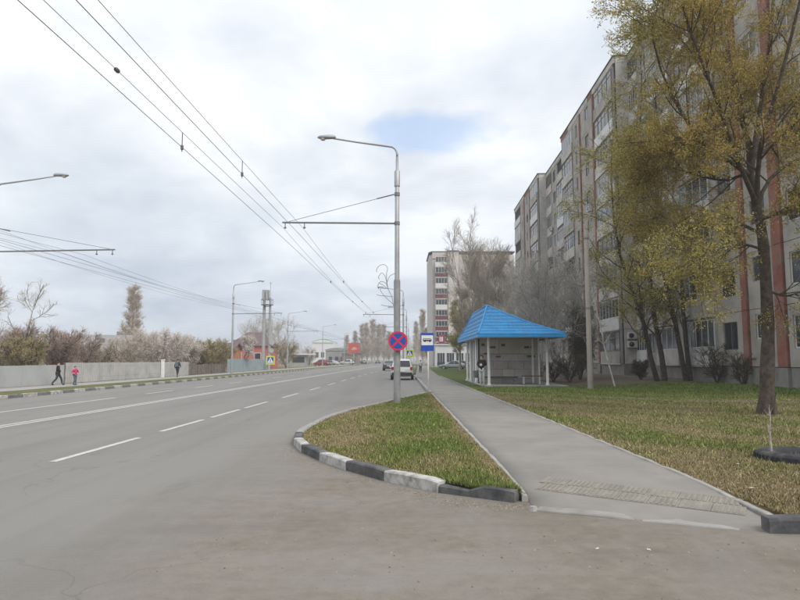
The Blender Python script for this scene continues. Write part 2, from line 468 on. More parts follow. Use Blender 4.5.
# ---- kerbs
KW = mat('kerb_white', (0.46, 0.45, 0.43), rough=0.85, var=0.12, scale=6, bump=0.4, bscale=30, dirt=(0.17, 0.16, 0.145), dirt_scale=5.5, dirt_amt=1.0)
KB = mat('kerb_black', (0.070, 0.071, 0.076), rough=0.85, var=0.25, scale=6, bump=0.4, bscale=30, dirt=(0.20, 0.19, 0.175), dirt_scale=4.0, dirt_amt=0.65)
KG = mat('kerb_grey', (0.29, 0.285, 0.275), rough=0.9, var=0.18, scale=6, bump=0.4, bscale=30, dirt=(0.17, 0.155, 0.14), dirt_scale=3, dirt_amt=0.5)
KL = mat('edging_pale', (0.30, 0.29, 0.275), rough=0.9, var=0.15, scale=5, bump=0.3, bscale=30, dirt=(0.24, 0.22, 0.19), dirt_scale=3, dirt_amt=0.6)
def stone_mesh(m, L=0.985, w=0.16, h0=-0.06, h1=0.15, r=0.018, seed=0, chip=0.0):
    """kerb stone along +X from 0 to L: chamfered, slightly uneven"""
    g = random.Random(seed); mb = MB()
    secs = []
    n = 5
    for i in range(n + 1):
        x = L * i / n; e = 0.012 if i in (0, n) else 0.0
        dz = g.uniform(-.006, .003) - e - (g.uniform(0, chip) if i > 2 else 0); dy = g.uniform(-.004, .004)
        secs += [(x, -w/2+dy, h0), (x, -w/2+dy+e*.4, h1-r*1.6+dz), (x, -w/2+r+dy, h1+dz), (x, w/2-r+dy, h1+dz), (x, w/2+dy, h1-r+dz), (x, w/2+dy, h0)]
    fs = []
    for i in range(n):
        for k in range(6):
            l = (k+1) % 6; fs.append((i*6+k, i*6+l, (i+1)*6+l, (i+1)*6+k))
    fs += [tuple(range(6)), tuple(n*6+k for k in range(5, -1, -1))]
    mb.add(secs, [tuple(reversed(f)) for f in fs])
    return mb.mesh('kerb_stone', m)
def resample(pts, step):
    pts = [Vector(p).to_2d() for p in pts]
    out = [pts[0].copy()]; i = 0; cur = pts[0].copy(); need = step
    while i < len(pts) - 1:
        d = (pts[i+1] - cur).length
        if d >= need:
            cur = cur + (pts[i+1] - cur) * (need / d); out.append(cur.copy()); need = step
        else:
            need -= d; i += 1; cur = pts[i].copy()
    return out
def catmull(pts, n=8):
    pts = [Vector(p) for p in pts]; q = [pts[0]*2 - pts[1]] + pts + [pts[-1]*2 - pts[-2]]; out = []
    for i in range(1, len(q)-2):
        for k in range(n):
            t = k / n
            out.append(0.5*((2*q[i]) + (q[i+1]-q[i-1])*t + (2*q[i-1]-5*q[i]+4*q[i+1]-q[i+2])*t*t + (3*q[i]-q[i-1]-3*q[i+1]+q[i+2])*t**3))
    out.append(pts[-1]); return out
def kerb_run(name, pts, meshes, step=1.0, z=0.0, zfun=None, jitter=0.004):
    root = link(name, None); tag(root, kind='structure')
    q = resample(pts, step)
    for i in range(len(q) - 1):
        d = q[i+1] - q[i]
        me = meshes(i) if callable(meshes) else meshes[i % len(meshes)]
        o = link('kerb_stone', me, root, (q[i].x, q[i].y, z + rnd.uniform(-jitter, jitter)), math.atan2(d.y, d.x))
        o.scale = (d.length / step, 1, 1)
        if zfun:
            h0_, h1_ = zfun(q[i].x, q[i].y), zfun(q[i+1].x, q[i+1].y); o.location.z += h0_; o.rotation_euler = (0, -math.atan2(h1_-h0_, d.length), math.atan2(d.y, d.x))
    return root
MKW = [stone_mesh(KW, seed=k) for k in range(3)]; MKB = [stone_mesh(KB, seed=k+5) for k in range(3)]; MKG = [stone_mesh(KG, seed=k+9) for k in range(3)]
KD = mat('kerb_faded_black', (0.16, 0.158, 0.155), rough=0.9, var=0.2, scale=6, dirt=(0.24, 0.225, 0.205), dirt_scale=3, dirt_amt=0.6)
MKD = [stone_mesh(KD, seed=k+15) for k in range(3)]
MCH = stone_mesh(KB, seed=31, chip=0.09)
ISL = [(1.50, 7.22), (1.05, 7.34), (0.49, 7.80), (-0.57, 9.05), (-1.62, 11.0), (-2.02, 12.6), (-2.02, 14.3), (-1.66, 17.8), (-0.20, 23.2), (1.40, 29.0)]
isl_c = [(p.x, p.y) for p in catmull([Vector((x, y, 0)) for x, y in ISL], 10)]
isl_k = isl_c[4:]
def isl_stone(i):
    if i == 0: return MCH
    if i < 7: return (MKW if i % 2 else MKB)[i % 3]
    return MKG[i % 3]
kerb_run('kerb_island', isl_k, isl_stone, 0.98)
kerb_run('kerb_bay', [(1.40, 29.0), (1.40, 57.5), (0.6, 62), (-0.6, 66.5), R(-2.5, 80), R(-2.5, 140)], lambda i: MKG[i % 3])
kerb_run('kerb_forecourt', [(3.42, 6.02), (4.9, 5.92), (9.0, 5.7), (13.0, 5.6)], lambda i: MKB[i % 3])
kerb_run('kerb_left', [R(-16.98, 14), R(-16.98, 120)], lambda i: (MKW if i % 2 else MKD)[i % 3] if i < 85 else MKG[0], 1.0)
mb = MB(); mb.prism([R(-17.05, 120.1), R(-16.9, 120.1), R(-16.9, 500), R(-17.05, 500)], -.03, .14); tag(mb.build('kerb_far_left', KG), kind='structure')
mb = MB(); mb.prism([R(-2.5, 140.1), R(-2.35, 140.1), R(-2.35, 500), R(-2.5, 500)], -.03, .14); tag(mb.build('kerb_far_right', KG), kind='structure')

# ---- pavement with its dropped end
E0, E1 = Vector((1.46, 6.95)), Vector((3.66, 6.02))
en = Vector((-(E1-E0).y, (E1-E0).x)).normalized()
def sz(x, y):
    d = (Vector((x, y)) - E0).dot(en)
    t = min(1, max(0, d / 1.9)); return 0.012 + 0.09 * t * t * (3 - 2*t)
def swx(y): return 0.0 if y < 60 else RS * (y - 60)
PAVE = mat('pavement_asphalt', (0.217, 0.205, 0.189), rough=0.9, var=0.13, scale=0.9, bump=0.3, bscale=110, dirt=(0.268, 0.250, 0.227), dirt_scale=1.1, dirt_amt=0.5)
mb = MB(); NX = 8; ys = []
rows = [-.16, 0, .2, .4, .7, 1, 1.4, 1.9, 2.5, 4, 7, 12, 20, 30, 40, 53, 70, 90, 120, 160, 260]
vs = []
for d in rows:
    for k in range(NX + 1):
        b = E0.lerp(E1, k / NX); y = b.y + d; x = b.x + swx(y); vs.append((x, y, sz(x, y) if d >= 0 else -0.012))
fs = [(r*(NX+1)+k, r*(NX+1)+k+1, (r+1)*(NX+1)+k+1, (r+1)*(NX+1)+k) for r in range(len(rows)-1) for k in range(NX)]
nb = len(vs)
for k_ in (0, NX):
    o_ = len(vs)
    for r in range(len(rows)): q = vs[r*(NX+1)+k_]; vs.append((q[0] + (-.015 if k_ == 0 else .015), q[1], -.03))
    for r in range(len(rows)-1):
        a_, b_ = r*(NX+1)+k_, (r+1)*(NX+1)+k_
        fs.append((o_+r, a_, b_, o_+r+1) if k_ == 0 else (a_, o_+r, o_+r+1, b_))
mb.add(vs, fs)
tag(mb.build('pavement', PAVE, smooth=True), kind='structure')
# edging strips
eL = [stone_mesh(KL, 0.99, 0.075, -0.08, 0.116, 0.01, seed=40+k) for k in range(3)]
kerb_run('edging_by_island', [(1.42, 7.25), (1.42, 28.9)], lambda i: eL[i % 3], zfun=lambda x, y: (sz(x, y)-.102)*.5)
kerb_run('edging_by_lawn', [(3.70, 6.1), (3.70, 59)], lambda i: eL[i % 3], zfun=lambda x, y: (sz(x, y)-.102)*.75)
# flush white kerb stones across the dropped end
q0 = E0.lerp(E1, 0.02) - en*0.05
root = link('kerb_dropped', None); tag(root, kind='structure')
for i in range(2):
    a = q0 + (E1-E0).normalized() * (i * 0.98)
    o = link('kerb_stone', stone_mesh([mat('kerb_worn_white', (.26, .25, .235), rough=.9, var=.15, scale=5, dirt=(.19, .175, .155), dirt_scale=3, dirt_amt=1.0), KG][i], 0.97, 0.2, -0.08, 0.022 - .010*i, 0.008, seed=70+i), root, (a.x, a.y, 0), math.atan2((E1-E0).y, (E1-E0).x))
# tactile tiles
TACT = mat('tactile_tile', (0.235, 0.218, 0.185), rough=0.95, var=0.15, scale=7, bump=0.3, dirt=(0.19, 0.175, 0.155), dirt_scale=3.2, dirt_amt=1.0)
root = link('tactile_paving', None); tag(root, kind='structure')
tu = Vector((0.845, -0.535)); tn = Vector((0.535, 0.845)); t0 = Vector((1.62, 7.70))
for r_ in range(2):
    for c_ in range(7):
        mb = MB(); w = 0.312
        o = t0 + tu*(c_*0.318 - r_*0.05) + tn*(r_*0.318)
        def pt(u, v, h):
            p = o + tu*u + tn*v; return (p.x, p.y, sz(p.x, p.y) + h)
        def slab(u0, u1, v0, v1, h0, h1):
            vs = [pt(u0,v0,h0), pt(u1,v0,h0), pt(u1,v1,h0), pt(u0,v1,h0), pt(u0,v0,h1), pt(u1,v0,h1), pt(u1,v1,h1), pt(u0,v1,h1)]
            mb.add(vs, [(4,5,6,7),(0,1,5,4),(1,2,6,5),(2,3,7,6),(3,0,4,7)])
        slab(0, w, 0, w, -0.02, 0.008 + rnd.uniform(-.003, .002))
        for k in range(5):
            u = 0.03 + k*0.056; slab(u, u+0.032, 0.02, w-0.02, 0.004, 0.013)
        mb.build('tile', TACT, root)

# ---- lawns: sheets that carry what grows where in the attribute 'cover' (green, soil)
def sstep(a, b, x): t = np.clip((x-a)/(b-a), 0, 1); return t*t*(3-2*t)
def cover_lawn(x, y):
    n = vnoise(x, y, 3); n2 = vnoise(x*2.3, y*2.3, 11)
    path = np.abs(y - (26.0 - (x-7.0)*1.03) + 0.5*n)             # trodden path from the shelter
    green = 0.46 + 0.34*n + 0.42*n2 + 0.40*sstep(22, 27, y + (x-9)*0.6) - 0.22*sstep(12, 8, y)
    soil = 0.12 + 0.30*n2 + 0.95*sstep(1.0, 0.25, path) + 0.30*sstep(11.5, 7.5, y)*(0.6+0.5*n) + 0.7*sstep(33, 38, y) * sstep(8.5, 10.5, x)
    soil = soil + 0.5*sstep(0.9, 0.2, np.hypot(x-9.94, (y-17.2)))
    return np.clip(green, 0, 1), np.clip(soil, 0, 1)
def cover_isl(x, y):
    n = vnoise(x, y, 5); n2 = vnoise(x*2.5, y*2.5, 17)
    axis = np.abs(x - (0.95 - (y-8)*0.055))
    green = 0.40 + 0.34*sstep(1.6, 0.2, axis) + 0.25*n + 0.45*n2 - 0.35*sstep(0.35, 0.0, 1.36-x)
    soil = 0.02 + 0.14*n2 + 0.35*sstep(0.45, 0.05, 1.36-x)*(y < 13)
    return np.clip(green, 0, 1), np.clip(soil, 0, 1)
def grid_sheet(name, X, Y, Z, cov, m):
    ny, nx = X.shape
    v = np.stack([X, Y, Z], -1).reshape(-1, 3)
    i = np.arange((ny-1)*(nx-1)); r, c = i // (nx-1), i % (nx-1)
    a = r*nx + c
    f = np.stack([a, a+1, a+1+nx, a+nx], -1).ravel()
    me = np_mesh(name, v, f, 4, m, True)
    g, s_ = cov(v[:, 0], v[:, 1])
    at = me.color_attributes.new('cover', 'FLOAT_COLOR', 'POINT')
    at.data.foreach_set('color', np.stack([g, s_, np.zeros_like(g), np.ones_like(g)], -1).astype(np.float32).ravel())
    return tag(link(name, me), kind='structure')
xs = np.concatenate([np.arange(3.735, 14, 0.25), np.arange(14, 45, 1.5)])
ysv = np.concatenate([np.linspace(0, 24, 100), np.linspace(25, 124, 60)])
XX, YY = np.meshgrid(xs, ysv)
YY = YY + (6.1 - np.clip((XX-3.6)*0.05, 0, 0.45)) * np.clip(1 - YY/20, 0, 1) + 6.0*np.clip(YY/20, 0, 1)
def lawn_z(x, y): return 0.085 + 0.016*vnoise(x*1.7, y*1.7, 2) + 0.05*sstep(0.3, 2.5, x-3.7)*(0.6 + 0.5*vnoise(x*.4, y*.4, 8)) + 0.22*sstep(9, 16, x)
ZZ = lawn_z(XX, YY)
dE = np.clip(1 - ((XX-E0.x)*en.x + (YY-E0.y)*en.y)/1.9, 0, 1)
ZZ = ZZ - 0.075*dE*np.clip(1 - (XX-3.7)/0.45, 0, 1)
grid_sheet('lawn', XX, YY, ZZ, cover_lawn, MATS['lawn'])
ty = np.array([p[1] for p in isl_c]); tx = np.array([p[0] for p in isl_c])
ysv = np.linspace(7.24, 28.7, 110); xl = np.interp(ysv, np.maximum.accumulate(ty), tx) + 0.05
U = np.linspace(0, 1, 22)[None, :]
XX = xl[:, None]*(1-U) + 1.40*U; YY = np.repeat(ysv[:, None], 22, 1)
def isl_z(x, y):
    l = np.interp(y, np.maximum.accumulate(ty), tx) + 0.05; u = np.clip((x-l)/np.maximum(1.40-l, .05), 0, 1)
    return 0.105 + 0.02*vnoise(x*2, y*2, 4) + 0.05*np.sin(PI*u)*np.clip((1.4-l)/2, 0, 1)
ZZ = isl_z(XX, YY)
grid_sheet('verge_island', XX, YY, ZZ, cover_isl, MATS['lawn'])
def cover_strip(x, y): return np.clip(0.65+0.3*vnoise(x*.6, y*.6, 9), 0, 1), np.clip(0.1+0.2*vnoise(x, y, 1), 0, 1)
sv = np.arange(10, 200, 1.0); U = np.linspace(0, 1, 7)[None, :]
XX = (-17.07*(1-U) - 19.2*U) + RS*sv[:, None]; YY = np.repeat(sv[:, None], 7, 1); XX = XX[:, ::-1]
grid_sheet('verge_left', XX, YY, 0.115 + 0.01*vnoise(XX, YY, 3), cover_strip, MATS['lawn'])
XX = (-21.3*(1-U) - 60*U) + RS*sv[:, None]; XX = XX[:, ::-1]
grid_sheet('garden_ground', XX, YY, 0.06 + 0*XX, lambda x, y: (0.35+0*x, 0.35+0*x), MATS['lawn'])
XX = (-2.4*(1-U) + 1.42*U) + RS*sv[:, None]; XX[:, -1] = 1.40 + np.maximum(0, RS*(sv-60))
k = sv > 66
XX[:, 0] += np.clip((80-sv)*0.09, 0, 2)
grid_sheet('verge_right', XX[k], YY[k], 0.10 + 0*XX[k], cover_strip, MATS['lawn'])
mb = MB(); mb.prism([R(-19.25, 8), R(-19.25, 220), R(-21.35, 220), R(-21.35, 8)], -.03, .13)
tag(mb.build('footpath', mat('footpath_asphalt', (0.30, 0.295, 0.285), rough=0.9, var=0.12, scale=0.7, dirt=(0.33, 0.30, 0.26), dirt_amt=0.5)), kind='structure')

# ---- grass blades (stuff), loose stones and litter on the ground
def blades(name, n, sampler, zf, cov, hmin, hmax, label, seed):
    g = np.random.default_rng(seed)
    x, y = sampler(g, n)
    gr, so = cov(x, y)
    keep = g.uniform(0, 1, len(x)) < np.clip(1.25 - 1.1*so, 0.12, 1) * (0.72 + 0.28*gr)
    x, y, gr = x[keep], y[keep], gr[keep]
    n = len(x); z = zf(x, y)
    h = g.uniform(hmin, hmax, n) * (0.55 + 0.75*gr) * (1 + 0.9*(g.uniform(0, 1, n) > .93)); a = g.uniform(0, 2*PI, n); w = g.uniform(0.003, 0.006, n) * (1 + np.hypot(x, y)/9)
    lean = g.uniform(0.15, 0.95, n)*h; la = g.uniform(0, 2*PI, n)
    b = np.stack([x, y, z - 0.01], -1)
    dx = np.stack([np.cos(a)*w, np.sin(a)*w, 0*w], -1)
    tip = b + np.stack([np.cos(la)*lean, np.sin(la)*lean, h], -1)
    v = np.stack([b-dx, b+dx, tip], 1).reshape(-1, 3)
    me = np_mesh(name, v, np.arange(3*n), 3, MATS['blade'])
    at = me.color_attributes.new('cover', 'FLOAT_COLOR', 'POINT')
    gg = np.repeat(np.clip(gr*0.85 + 0.45*(g.uniform(0, 1, n)-0.5), 0, 1), 3)
    at.data.foreach_set('color', np.stack([gg, np.repeat(g.uniform(0, 1, n), 3), gg*0, gg*0+1], -1).astype(np.float32).ravel())
    return tag(link(name, me), label, 'grass', kind='stuff')
m = bpy.data.materials.new('blade'); m.use_nodes = True
nt = m.node_tree; b_ = nt.nodes['Principled BSDF']; b_.inputs['Roughness'].default_value = 0.8; b_.inputs['Specular IOR Level'].default_value = 0.15
at_ = nt.nodes.new('ShaderNodeAttribute'); at_.attribute_name = 'cover'
sp_ = nt.nodes.new('ShaderNodeSeparateColor'); nt.links.new(at_.outputs['Color'], sp_.inputs[0])
rp_ = nt.nodes.new('ShaderNodeValToRGB')
rp_.color_ramp.elements[0].position = 0.2; rp_.color_ramp.elements[0].color = (0.28, 0.225, 0.13, 1)
rp_.color_ramp.elements[1].position = 0.75; rp_.color_ramp.elements[1].color = (0.135, 0.185, 0.045, 1)
e_ = rp_.color_ramp.elements.new(0.45); e_.color = (0.215, 0.21, 0.08, 1)
nt.links.new(sp_.outputs[0], rp_.inputs[0]); vm_ = nt.nodes.new('ShaderNodeMapRange'); vm_.inputs[3].default_value = 0.35; vm_.inputs[4].default_value = 1.65; nt.links.new(sp_.outputs[1], vm_.inputs[0])
vs_ = nt.nodes.new('ShaderNodeVectorMath'); vs_.operation = 'SCALE'; nt.links.new(rp_.outputs[0], vs_.inputs[0]); nt.links.new(vm_.outputs[0], vs_.inputs['Scale'])
nt.links.new(vs_.outputs[0], b_.inputs['Base Color'])
MATS['blade'] = m
ISLX = np.maximum.accumulate(ty)
def samp_isl(g, n):
    y = 7.3 + 21*g.uniform(0, 1, n)**1.6; l = np.interp(y, ISLX, tx) + 0.07
    return l + (1.36-l)*g.uniform(0, 1, n), y
blades('island_grass', 190000, samp_isl, isl_z, cover_isl, 0.018, 0.046, 'short patchy grass covering the kerbed verge island', 1)
def samp_lawn(g, n):
    y = 6.2 + 28*g.uniform(0, 1, n)**1.7; return 3.78 + (0.66*y + 2 - 3.78)*g.uniform(0, 1, n), y
blades('lawn_grass', 330000, samp_lawn, lawn_z, cover_lawn, 0.02, 0.06, 'thin straw and green grass on the wide lawn right of the pavement', 2)

def pebbles(name, pts, smin, smax, m, label, seed):
    g = random.Random(seed); mb = MB()
    for x, y, z in pts:
        s_ = g.uniform(smin, smax); k = 5; a0 = g.uniform(0, 6)
        ring = [(x + s_*g.uniform(.7, 1.2)*math.cos(a0+2*PI*i/k), y + s_*g.uniform(.7, 1.2)*math.sin(a0+2*PI*i/k), z) for i in range(k)]
        top = (x + g.uniform(-.3, .3)*s_, y + g.uniform(-.3, .3)*s_, z + s_*g.uniform(.5, 1.0))
        mb.add(ring + [top], [(i, (i+1) % k, k) for i in range(k)])
    return tag(mb.build(name, m), label, 'stones', kind='stuff')
g = random.Random(4)
pp = []
for i in range(900):                       # grit gathered along the island kerb and the dropped end
    k = g.randrange(0, 45); x, y = isl_c[k]; d = abs(g.gauss(0, 0.16))
    pp.append((x - 0.10 - d*0.6 + g.uniform(-.1, .1), y - 0.14 - d, 0.0))
for i in range(420):
    y = g.uniform(3.6, 13); pp.append((g.uniform(-2.0, 5.5), min(y, 5.9 + g.uniform(-1, 0)) if g.random() < .75 else g.uniform(3.6, 7), 0.0))
pp = [p for p in pp if not (p[0] > 3.3 and p[1] > 5.75) and not (p[0] > 1.4 and p[1] > 6.2)]
pebbles('loose_grit', pp, 0.003, 0.013, mat('grit', (0.20, 0.175, 0.145), rough=0.95, var=0.3, scale=30, island=0.45), 'small loose stones and grit scattered over the dusty side-road mouth', 5)
pp = []
for i in range(330):
    y = 6.4 + 14*g.random()**1.5; x = 3.9 + (0.6*y + 1 - 3.9)*g.random(); pp.append((x, y, float(lawn_z(x, y)) + 0.01))
pebbles('lawn_litter', pp, 0.006, 0.022, mat('litter', (0.22, 0.19, 0.15), rough=0.95, var=0.4, scale=30, island=0.5), 'dead leaves, pale scraps and stones strewn over the worn lawn', 6)
SCR = mat('paper_scrap', (0.45, 0.44, 0.41), rough=0.9, var=0.08)
for i, (px, py, z_) in enumerate([(597, 549, 0), (649, 550, 0), (738, 464, .12), (771, 470, .12), (751, 488, .12)]):
    x, y = G(px, py, z_); mb = MB(); s_ = 0.016 if i < 2 else .024
    mb.add([(-s_, -s_, .002), (s_, -s_*.7, .006), (s_*1.1, s_, .010), (-s_*.6, s_*1.2, .004), (0, 0, .012)], [(0, 1, 4), (1, 2, 4), (2, 3, 4), (3, 0, 4)])
    tag(mb.build('paper_scrap', SCR, None, False, (x, y, z_), i*1.3), ['small white paper scrap on the dusty asphalt below the dropped kerb', 'small white paper scrap lying right of another on dusty asphalt', 'pale scrap on the lawn left of the tyre', 'pale scrap lying against the front of the tyre', 'pale scrap on bare soil between the tyre and the black kerb'][i], 'litter')
x, y = G(533.5, 510.5); mb = MB()
pebbles_root = MB()
mb.add([(.06*math.cos(a)*(1+.2*math.sin(3*a)), .05*math.sin(a), 0) for a in np.linspace(0, 2*PI, 8)[:-1]] + [(.035*math.cos(a), .03*math.sin(a), .045) for a in np.linspace(0, 2*PI, 8)[:-1]], [(i, (i+1) % 7, 7+(i+1) % 7, 7+i) for i in range(7)] + [tuple(range(7, 14))])
tag(mb.build('loose_stone', KL, None, False, (x, y, 0)), 'fist sized pale stone beside the dropped kerb end', 'stone')

# ================================================================== APARTMENT BLOCK (right)
PANEL = mat('facade_panel', (0.37, 0.345, 0.31), rough=0.9, var=0.16, scale=0.6, bump=0.2, bscale=25, dirt=(0.22, 0.20, 0.18), dirt_scale=0.7, dirt_amt=0.75)
PANEL2 = mat('facade_panel_pale', (0.50, 0.475, 0.44), rough=0.9, var=0.16, scale=0.6, bump=0.2, bscale=25, dirt=(0.27, 0.25, 0.225), dirt_scale=0.9, dirt_amt=0.75)
REDP = mat('facade_red', (0.235, 0.09, 0.065), rough=0.9, var=0.3, scale=1.2, dirt=(0.24, 0.17, 0.145), dirt_scale=1.3, dirt_amt=0.8)
PLINTH = mat('plinth', (0.23, 0.215, 0.20), rough=0.9, var=0.2, scale=1, dirt=(0.13, 0.12, 0.11), dirt_amt=0.6)
FRW = mat('frame_white', (0.58, 0.58, 0.565), rough=0.5, var=0.1, scale=2)
FRB = mat('frame_brown', (0.16, 0.115, 0.08), rough=0.6, var=0.2, scale=2)
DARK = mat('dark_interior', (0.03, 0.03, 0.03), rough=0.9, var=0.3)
CURT = mat('curtain_pale', (0.50, 0.48, 0.44), rough=0.9, var=0.15, scale=3)
ROOFD = mat('roof_dark', (0.09, 0.085, 0.085), rough=0.9, var=0.2)
FH, Z0 = 2.8, 1.25                       # storey height, first floor level
# local frame of the block: u along the street (+Y), out = -X, z up; the face of a section lies at x = xf
mesh_cache = {}
def cached(key, fn):
    if key not in mesh_cache: mesh_cache[key] = fn()
    return mesh_cache[key]
def panel_mesh(w, holes, m, d=0.14):
    """wall slab w wide, FH high with rectangular openings (u0,u1,z0,z1), joints left open round it"""
    mb = MB(); g_ = 0.014
    us = sorted({g_, w-g_} | {h[0] for h in holes} | {h[1] for h in holes})
    for a, b in zip(us[:-1], us[1:]):
        hs = [h for h in holes if h[0] <= a + 1e-6 and h[1] >= b - 1e-6]
        if hs:
            h = hs[0]; mb.box((0, a, g_), (d, b, h[2])); mb.box((0, a, h[3]), (d, b, FH-g_))
        else: mb.box((0, a, g_), (d, b, FH-g_))
    return mb.mesh('wall_panel', m)
def frame_mesh(w, h, cols, m, t=0.05, d=0.06, trans=None):
    mb = MB()
    mb.box((0, 0, 0), (d, w, t)); mb.box((0, 0, h-t), (d, w, h)); mb.box((0, 0, t), (d, t, h-t)); mb.box((0, w-t, t), (d, w, h-t))
    for i in range(1, cols): c = w*i/cols; mb.box((0.004, c-t/2, t), (d-.004, c+t/2, h-t))
    if trans: mb.box((0.008, t, trans), (d-.008, w-t, trans+t*.8))
    return mb.mesh('frame', m)
def pane_mesh(w, h, cols, seed=0, t=0.05):
    """glass in each light, some tilted a hair so that they mirror different sky"""
    g_ = random.Random(seed); mb = MB()
    for i in range(cols):
        a, b = w*i/cols + t/2, w*(i+1)/cols - t/2; k = g_.uniform(-.012, .012)
        mb.add([(0.03+k, a, t), (0.03-k, b, t), (0.03-k, b, h-t), (0.03+k, a, h-t)], [(0, 3, 2, 1)])
    return mb.mesh('pane', GLASS)
rw = random.Random(21)
flats = thing('apartment_block', 'long nine storey grey panel apartment block with red stripes at right', 'building', R(16.45, 17, 0), RA)
def local_section(xf, u0, u1, pat, name_seed, end_near=True):
    """one staggered section of the block; xf, u in the block frame (origin at u = 17)"""
    top = Z0 + FH*9 + 0.55
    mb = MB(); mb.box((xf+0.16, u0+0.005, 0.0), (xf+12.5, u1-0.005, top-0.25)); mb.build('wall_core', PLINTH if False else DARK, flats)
    mb = MB(); mb.box((xf+0.05, u0+0.01, -0.1), (xf+0.155, u1-0.01, Z0-0.02)); mb.build('plinth', PLINTH, flats)
    # end walls (panels) facing the camera and away
    for (ue, sgn) in ((u0, -1), (u1, 1)):
        for k in range(9):
            mb = MB(); zz = Z0 + FH*k
            for j in range(4):
                a = xf + 0.15 + j*3.08
                if sgn < 0: mb.box((a, ue-0.10, zz+.014), (a+3.05, ue+0.0, zz+FH-.014))
                else: mb.box((a, ue, zz+.014), (a+3.05, ue+0.10, zz+FH-.014))
            mb.build('end_panel', PANEL2, flats)
        mb = MB(); mb.box((xf+.15, ue-0.08 if sgn < 0 else ue, -.1), (xf+12.4, ue if sgn < 0 else ue+.08, Z0-.01)); mb.build('plinth', PLINTH, flats)
    # parapet: pale band, with dark metal coping; red paint on parts of it
    for (a, b, mm) in pat['frieze']:
        mb = MB(); mb.box((xf-0.02, u0+a+.01, Z0+FH*9+.015), (xf+0.15, u0+b-.01, top)); mb.build('parapet', mm, flats)
    mb = MB(); mb.box((xf-0.09, u0-0.16, top+.002), (xf+12.6, u1+0.16, top+0.09)); mb.build('coping', ROOFD, flats)
    for ue in (u0-.1, u1): mb = MB(); mb.box((xf+.15, ue, Z0+FH*9+.01), (xf+12.4, ue+.1, top)); mb.build('parapet', PANEL2, flats)
    for (typ, a, b) in pat['bays']:
        w = b - a
        if typ == 'stripe':
            for k in range(9):
                mb = MB(); mb.box((-0.10, 0, .01), (0.15, w, FH-.01))
                link('red_pier', cached(('st', round(w, 2)), lambda: mb.mesh('red_pier', REDP)), flats, (xf, u0+a, Z0+FH*k))
            mb = MB(); mb.box((-0.10, 0, -0.1), (0.15, w, Z0-.02)); mb.build('pier_base', PLINTH, flats, loc=(xf, u0+a, 0))
            continue
        for k in range(9):
            base = Vector((xf, u0+a, Z0+FH*k))
            if typ == 'blank':
                link('wall_panel', cached(('bl', round(w, 2)), lambda: panel_mesh(w, [], PANEL)), flats, base)
            elif typ in ('win', 'small', 'stair'):
                ww, hh, sill, cols = {'win': (1.5, 1.45, 0.85, 2), 'small': (0.75, 1.45, 0.85, 1), 'stair': (1.3, 1.2, 1.35, 2)}[typ]
                c0 = (w-ww)/2
                link('wall_panel', cached((typ, round(w, 2)), lambda: panel_mesh(w, [(c0, c0+ww, sill, sill+hh)], PANEL)), flats, base)
                white = rw.random() < 0.6
                wn = link('window', cached(('f', typ, white), lambda: frame_mesh(ww, hh, cols, FRW if white else FRB)), flats, base + Vector((0.06, c0, sill)))
                sd = rw.randrange(4)
                link('pane', cached(('p', typ, sd), lambda: pane_mesh(ww, hh, cols, sd)), wn)
                if typ == 'win':
                    mb = MB(); mb.box((-0.07, -0.05, -0.03), (0.0, ww+.05, -0.004)); link('sill', cached(('s', typ), lambda: mb.mesh('sill', STEEL)), wn)
                if rw.random() < 0.35:
                    f_ = rw.choice([0.3, 0.5, 1.0])
                    mb = MB(); mb.box((0.09, 0.06, 0.06), (0.095, max(.1, ww*f_-.06), hh-.06)); mb.build('curtain', CURT, wn)
            elif typ == 'log':
                # loggia: pale parapet slab, glazing strip above, side piers, dark behind
                link('wall_panel', cached(('lg', round(w, 2)), lambda: panel_mesh(w, [(0.28, w-0.28, 0.12, FH-0.16)], PANEL)), flats, base)
                ph = 1.02
                pm = rw.choice([PANEL2, PANEL2, PANEL2, PANEL, FRW])
                mb = MB(); mb.box((-0.12, 0.14, 0.03), (-0.03, w-0.14, ph)); link('loggia_parapet', cached(('lp', round(w, 2), pm.name), lambda: mb.mesh('loggia_parapet', pm)), flats, base)
                cols = rw.choice([4, 5, 6]); white = rw.random() < 0.62; gw, gh = w-0.36, FH-0.2-ph
                r_ = rw.random()
                if r_ < 0.88:
                    wn = link('loggia_glazing', cached(('lf', round(w, 2), cols, white), lambda: frame_mesh(gw, gh, cols, FRW if white else FRB, 0.055, 0.06, gh*0.68 if not white else None)), flats, base + Vector((-0.08, 0.18, ph+.01)))
                    sd = rw.randrange(5)
                    link('pane', cached(('lpn', round(w, 2), cols, sd), lambda: pane_mesh(gw, gh, cols, sd)), wn)
                    if rw.random() < 0.4:
                        c_ = rw.randrange(cols); mb = MB(); mb.box((0.075, gw*c_/cols+.05, .06), (0.08, gw*min(cols, c_+rw.randrange(1, 3))/cols-.05, gh-.06)); mb.build('curtain', CURT, wn)
                else:
                    mb = MB(); mb.box((-0.12, 0.14, ph+.004), (-0.05, w-.14, ph+.05)); mb.build('rail', FRB, flats, loc=base)
                mb = MB(); mb.box((-0.14, 0.10, -0.07), (-0.002, w-.10, 0.02)); link('loggia_slab', cached(('ls', round(w, 2)), lambda: mb.mesh('loggia_slab', PANEL2)), flats, base)
    return top
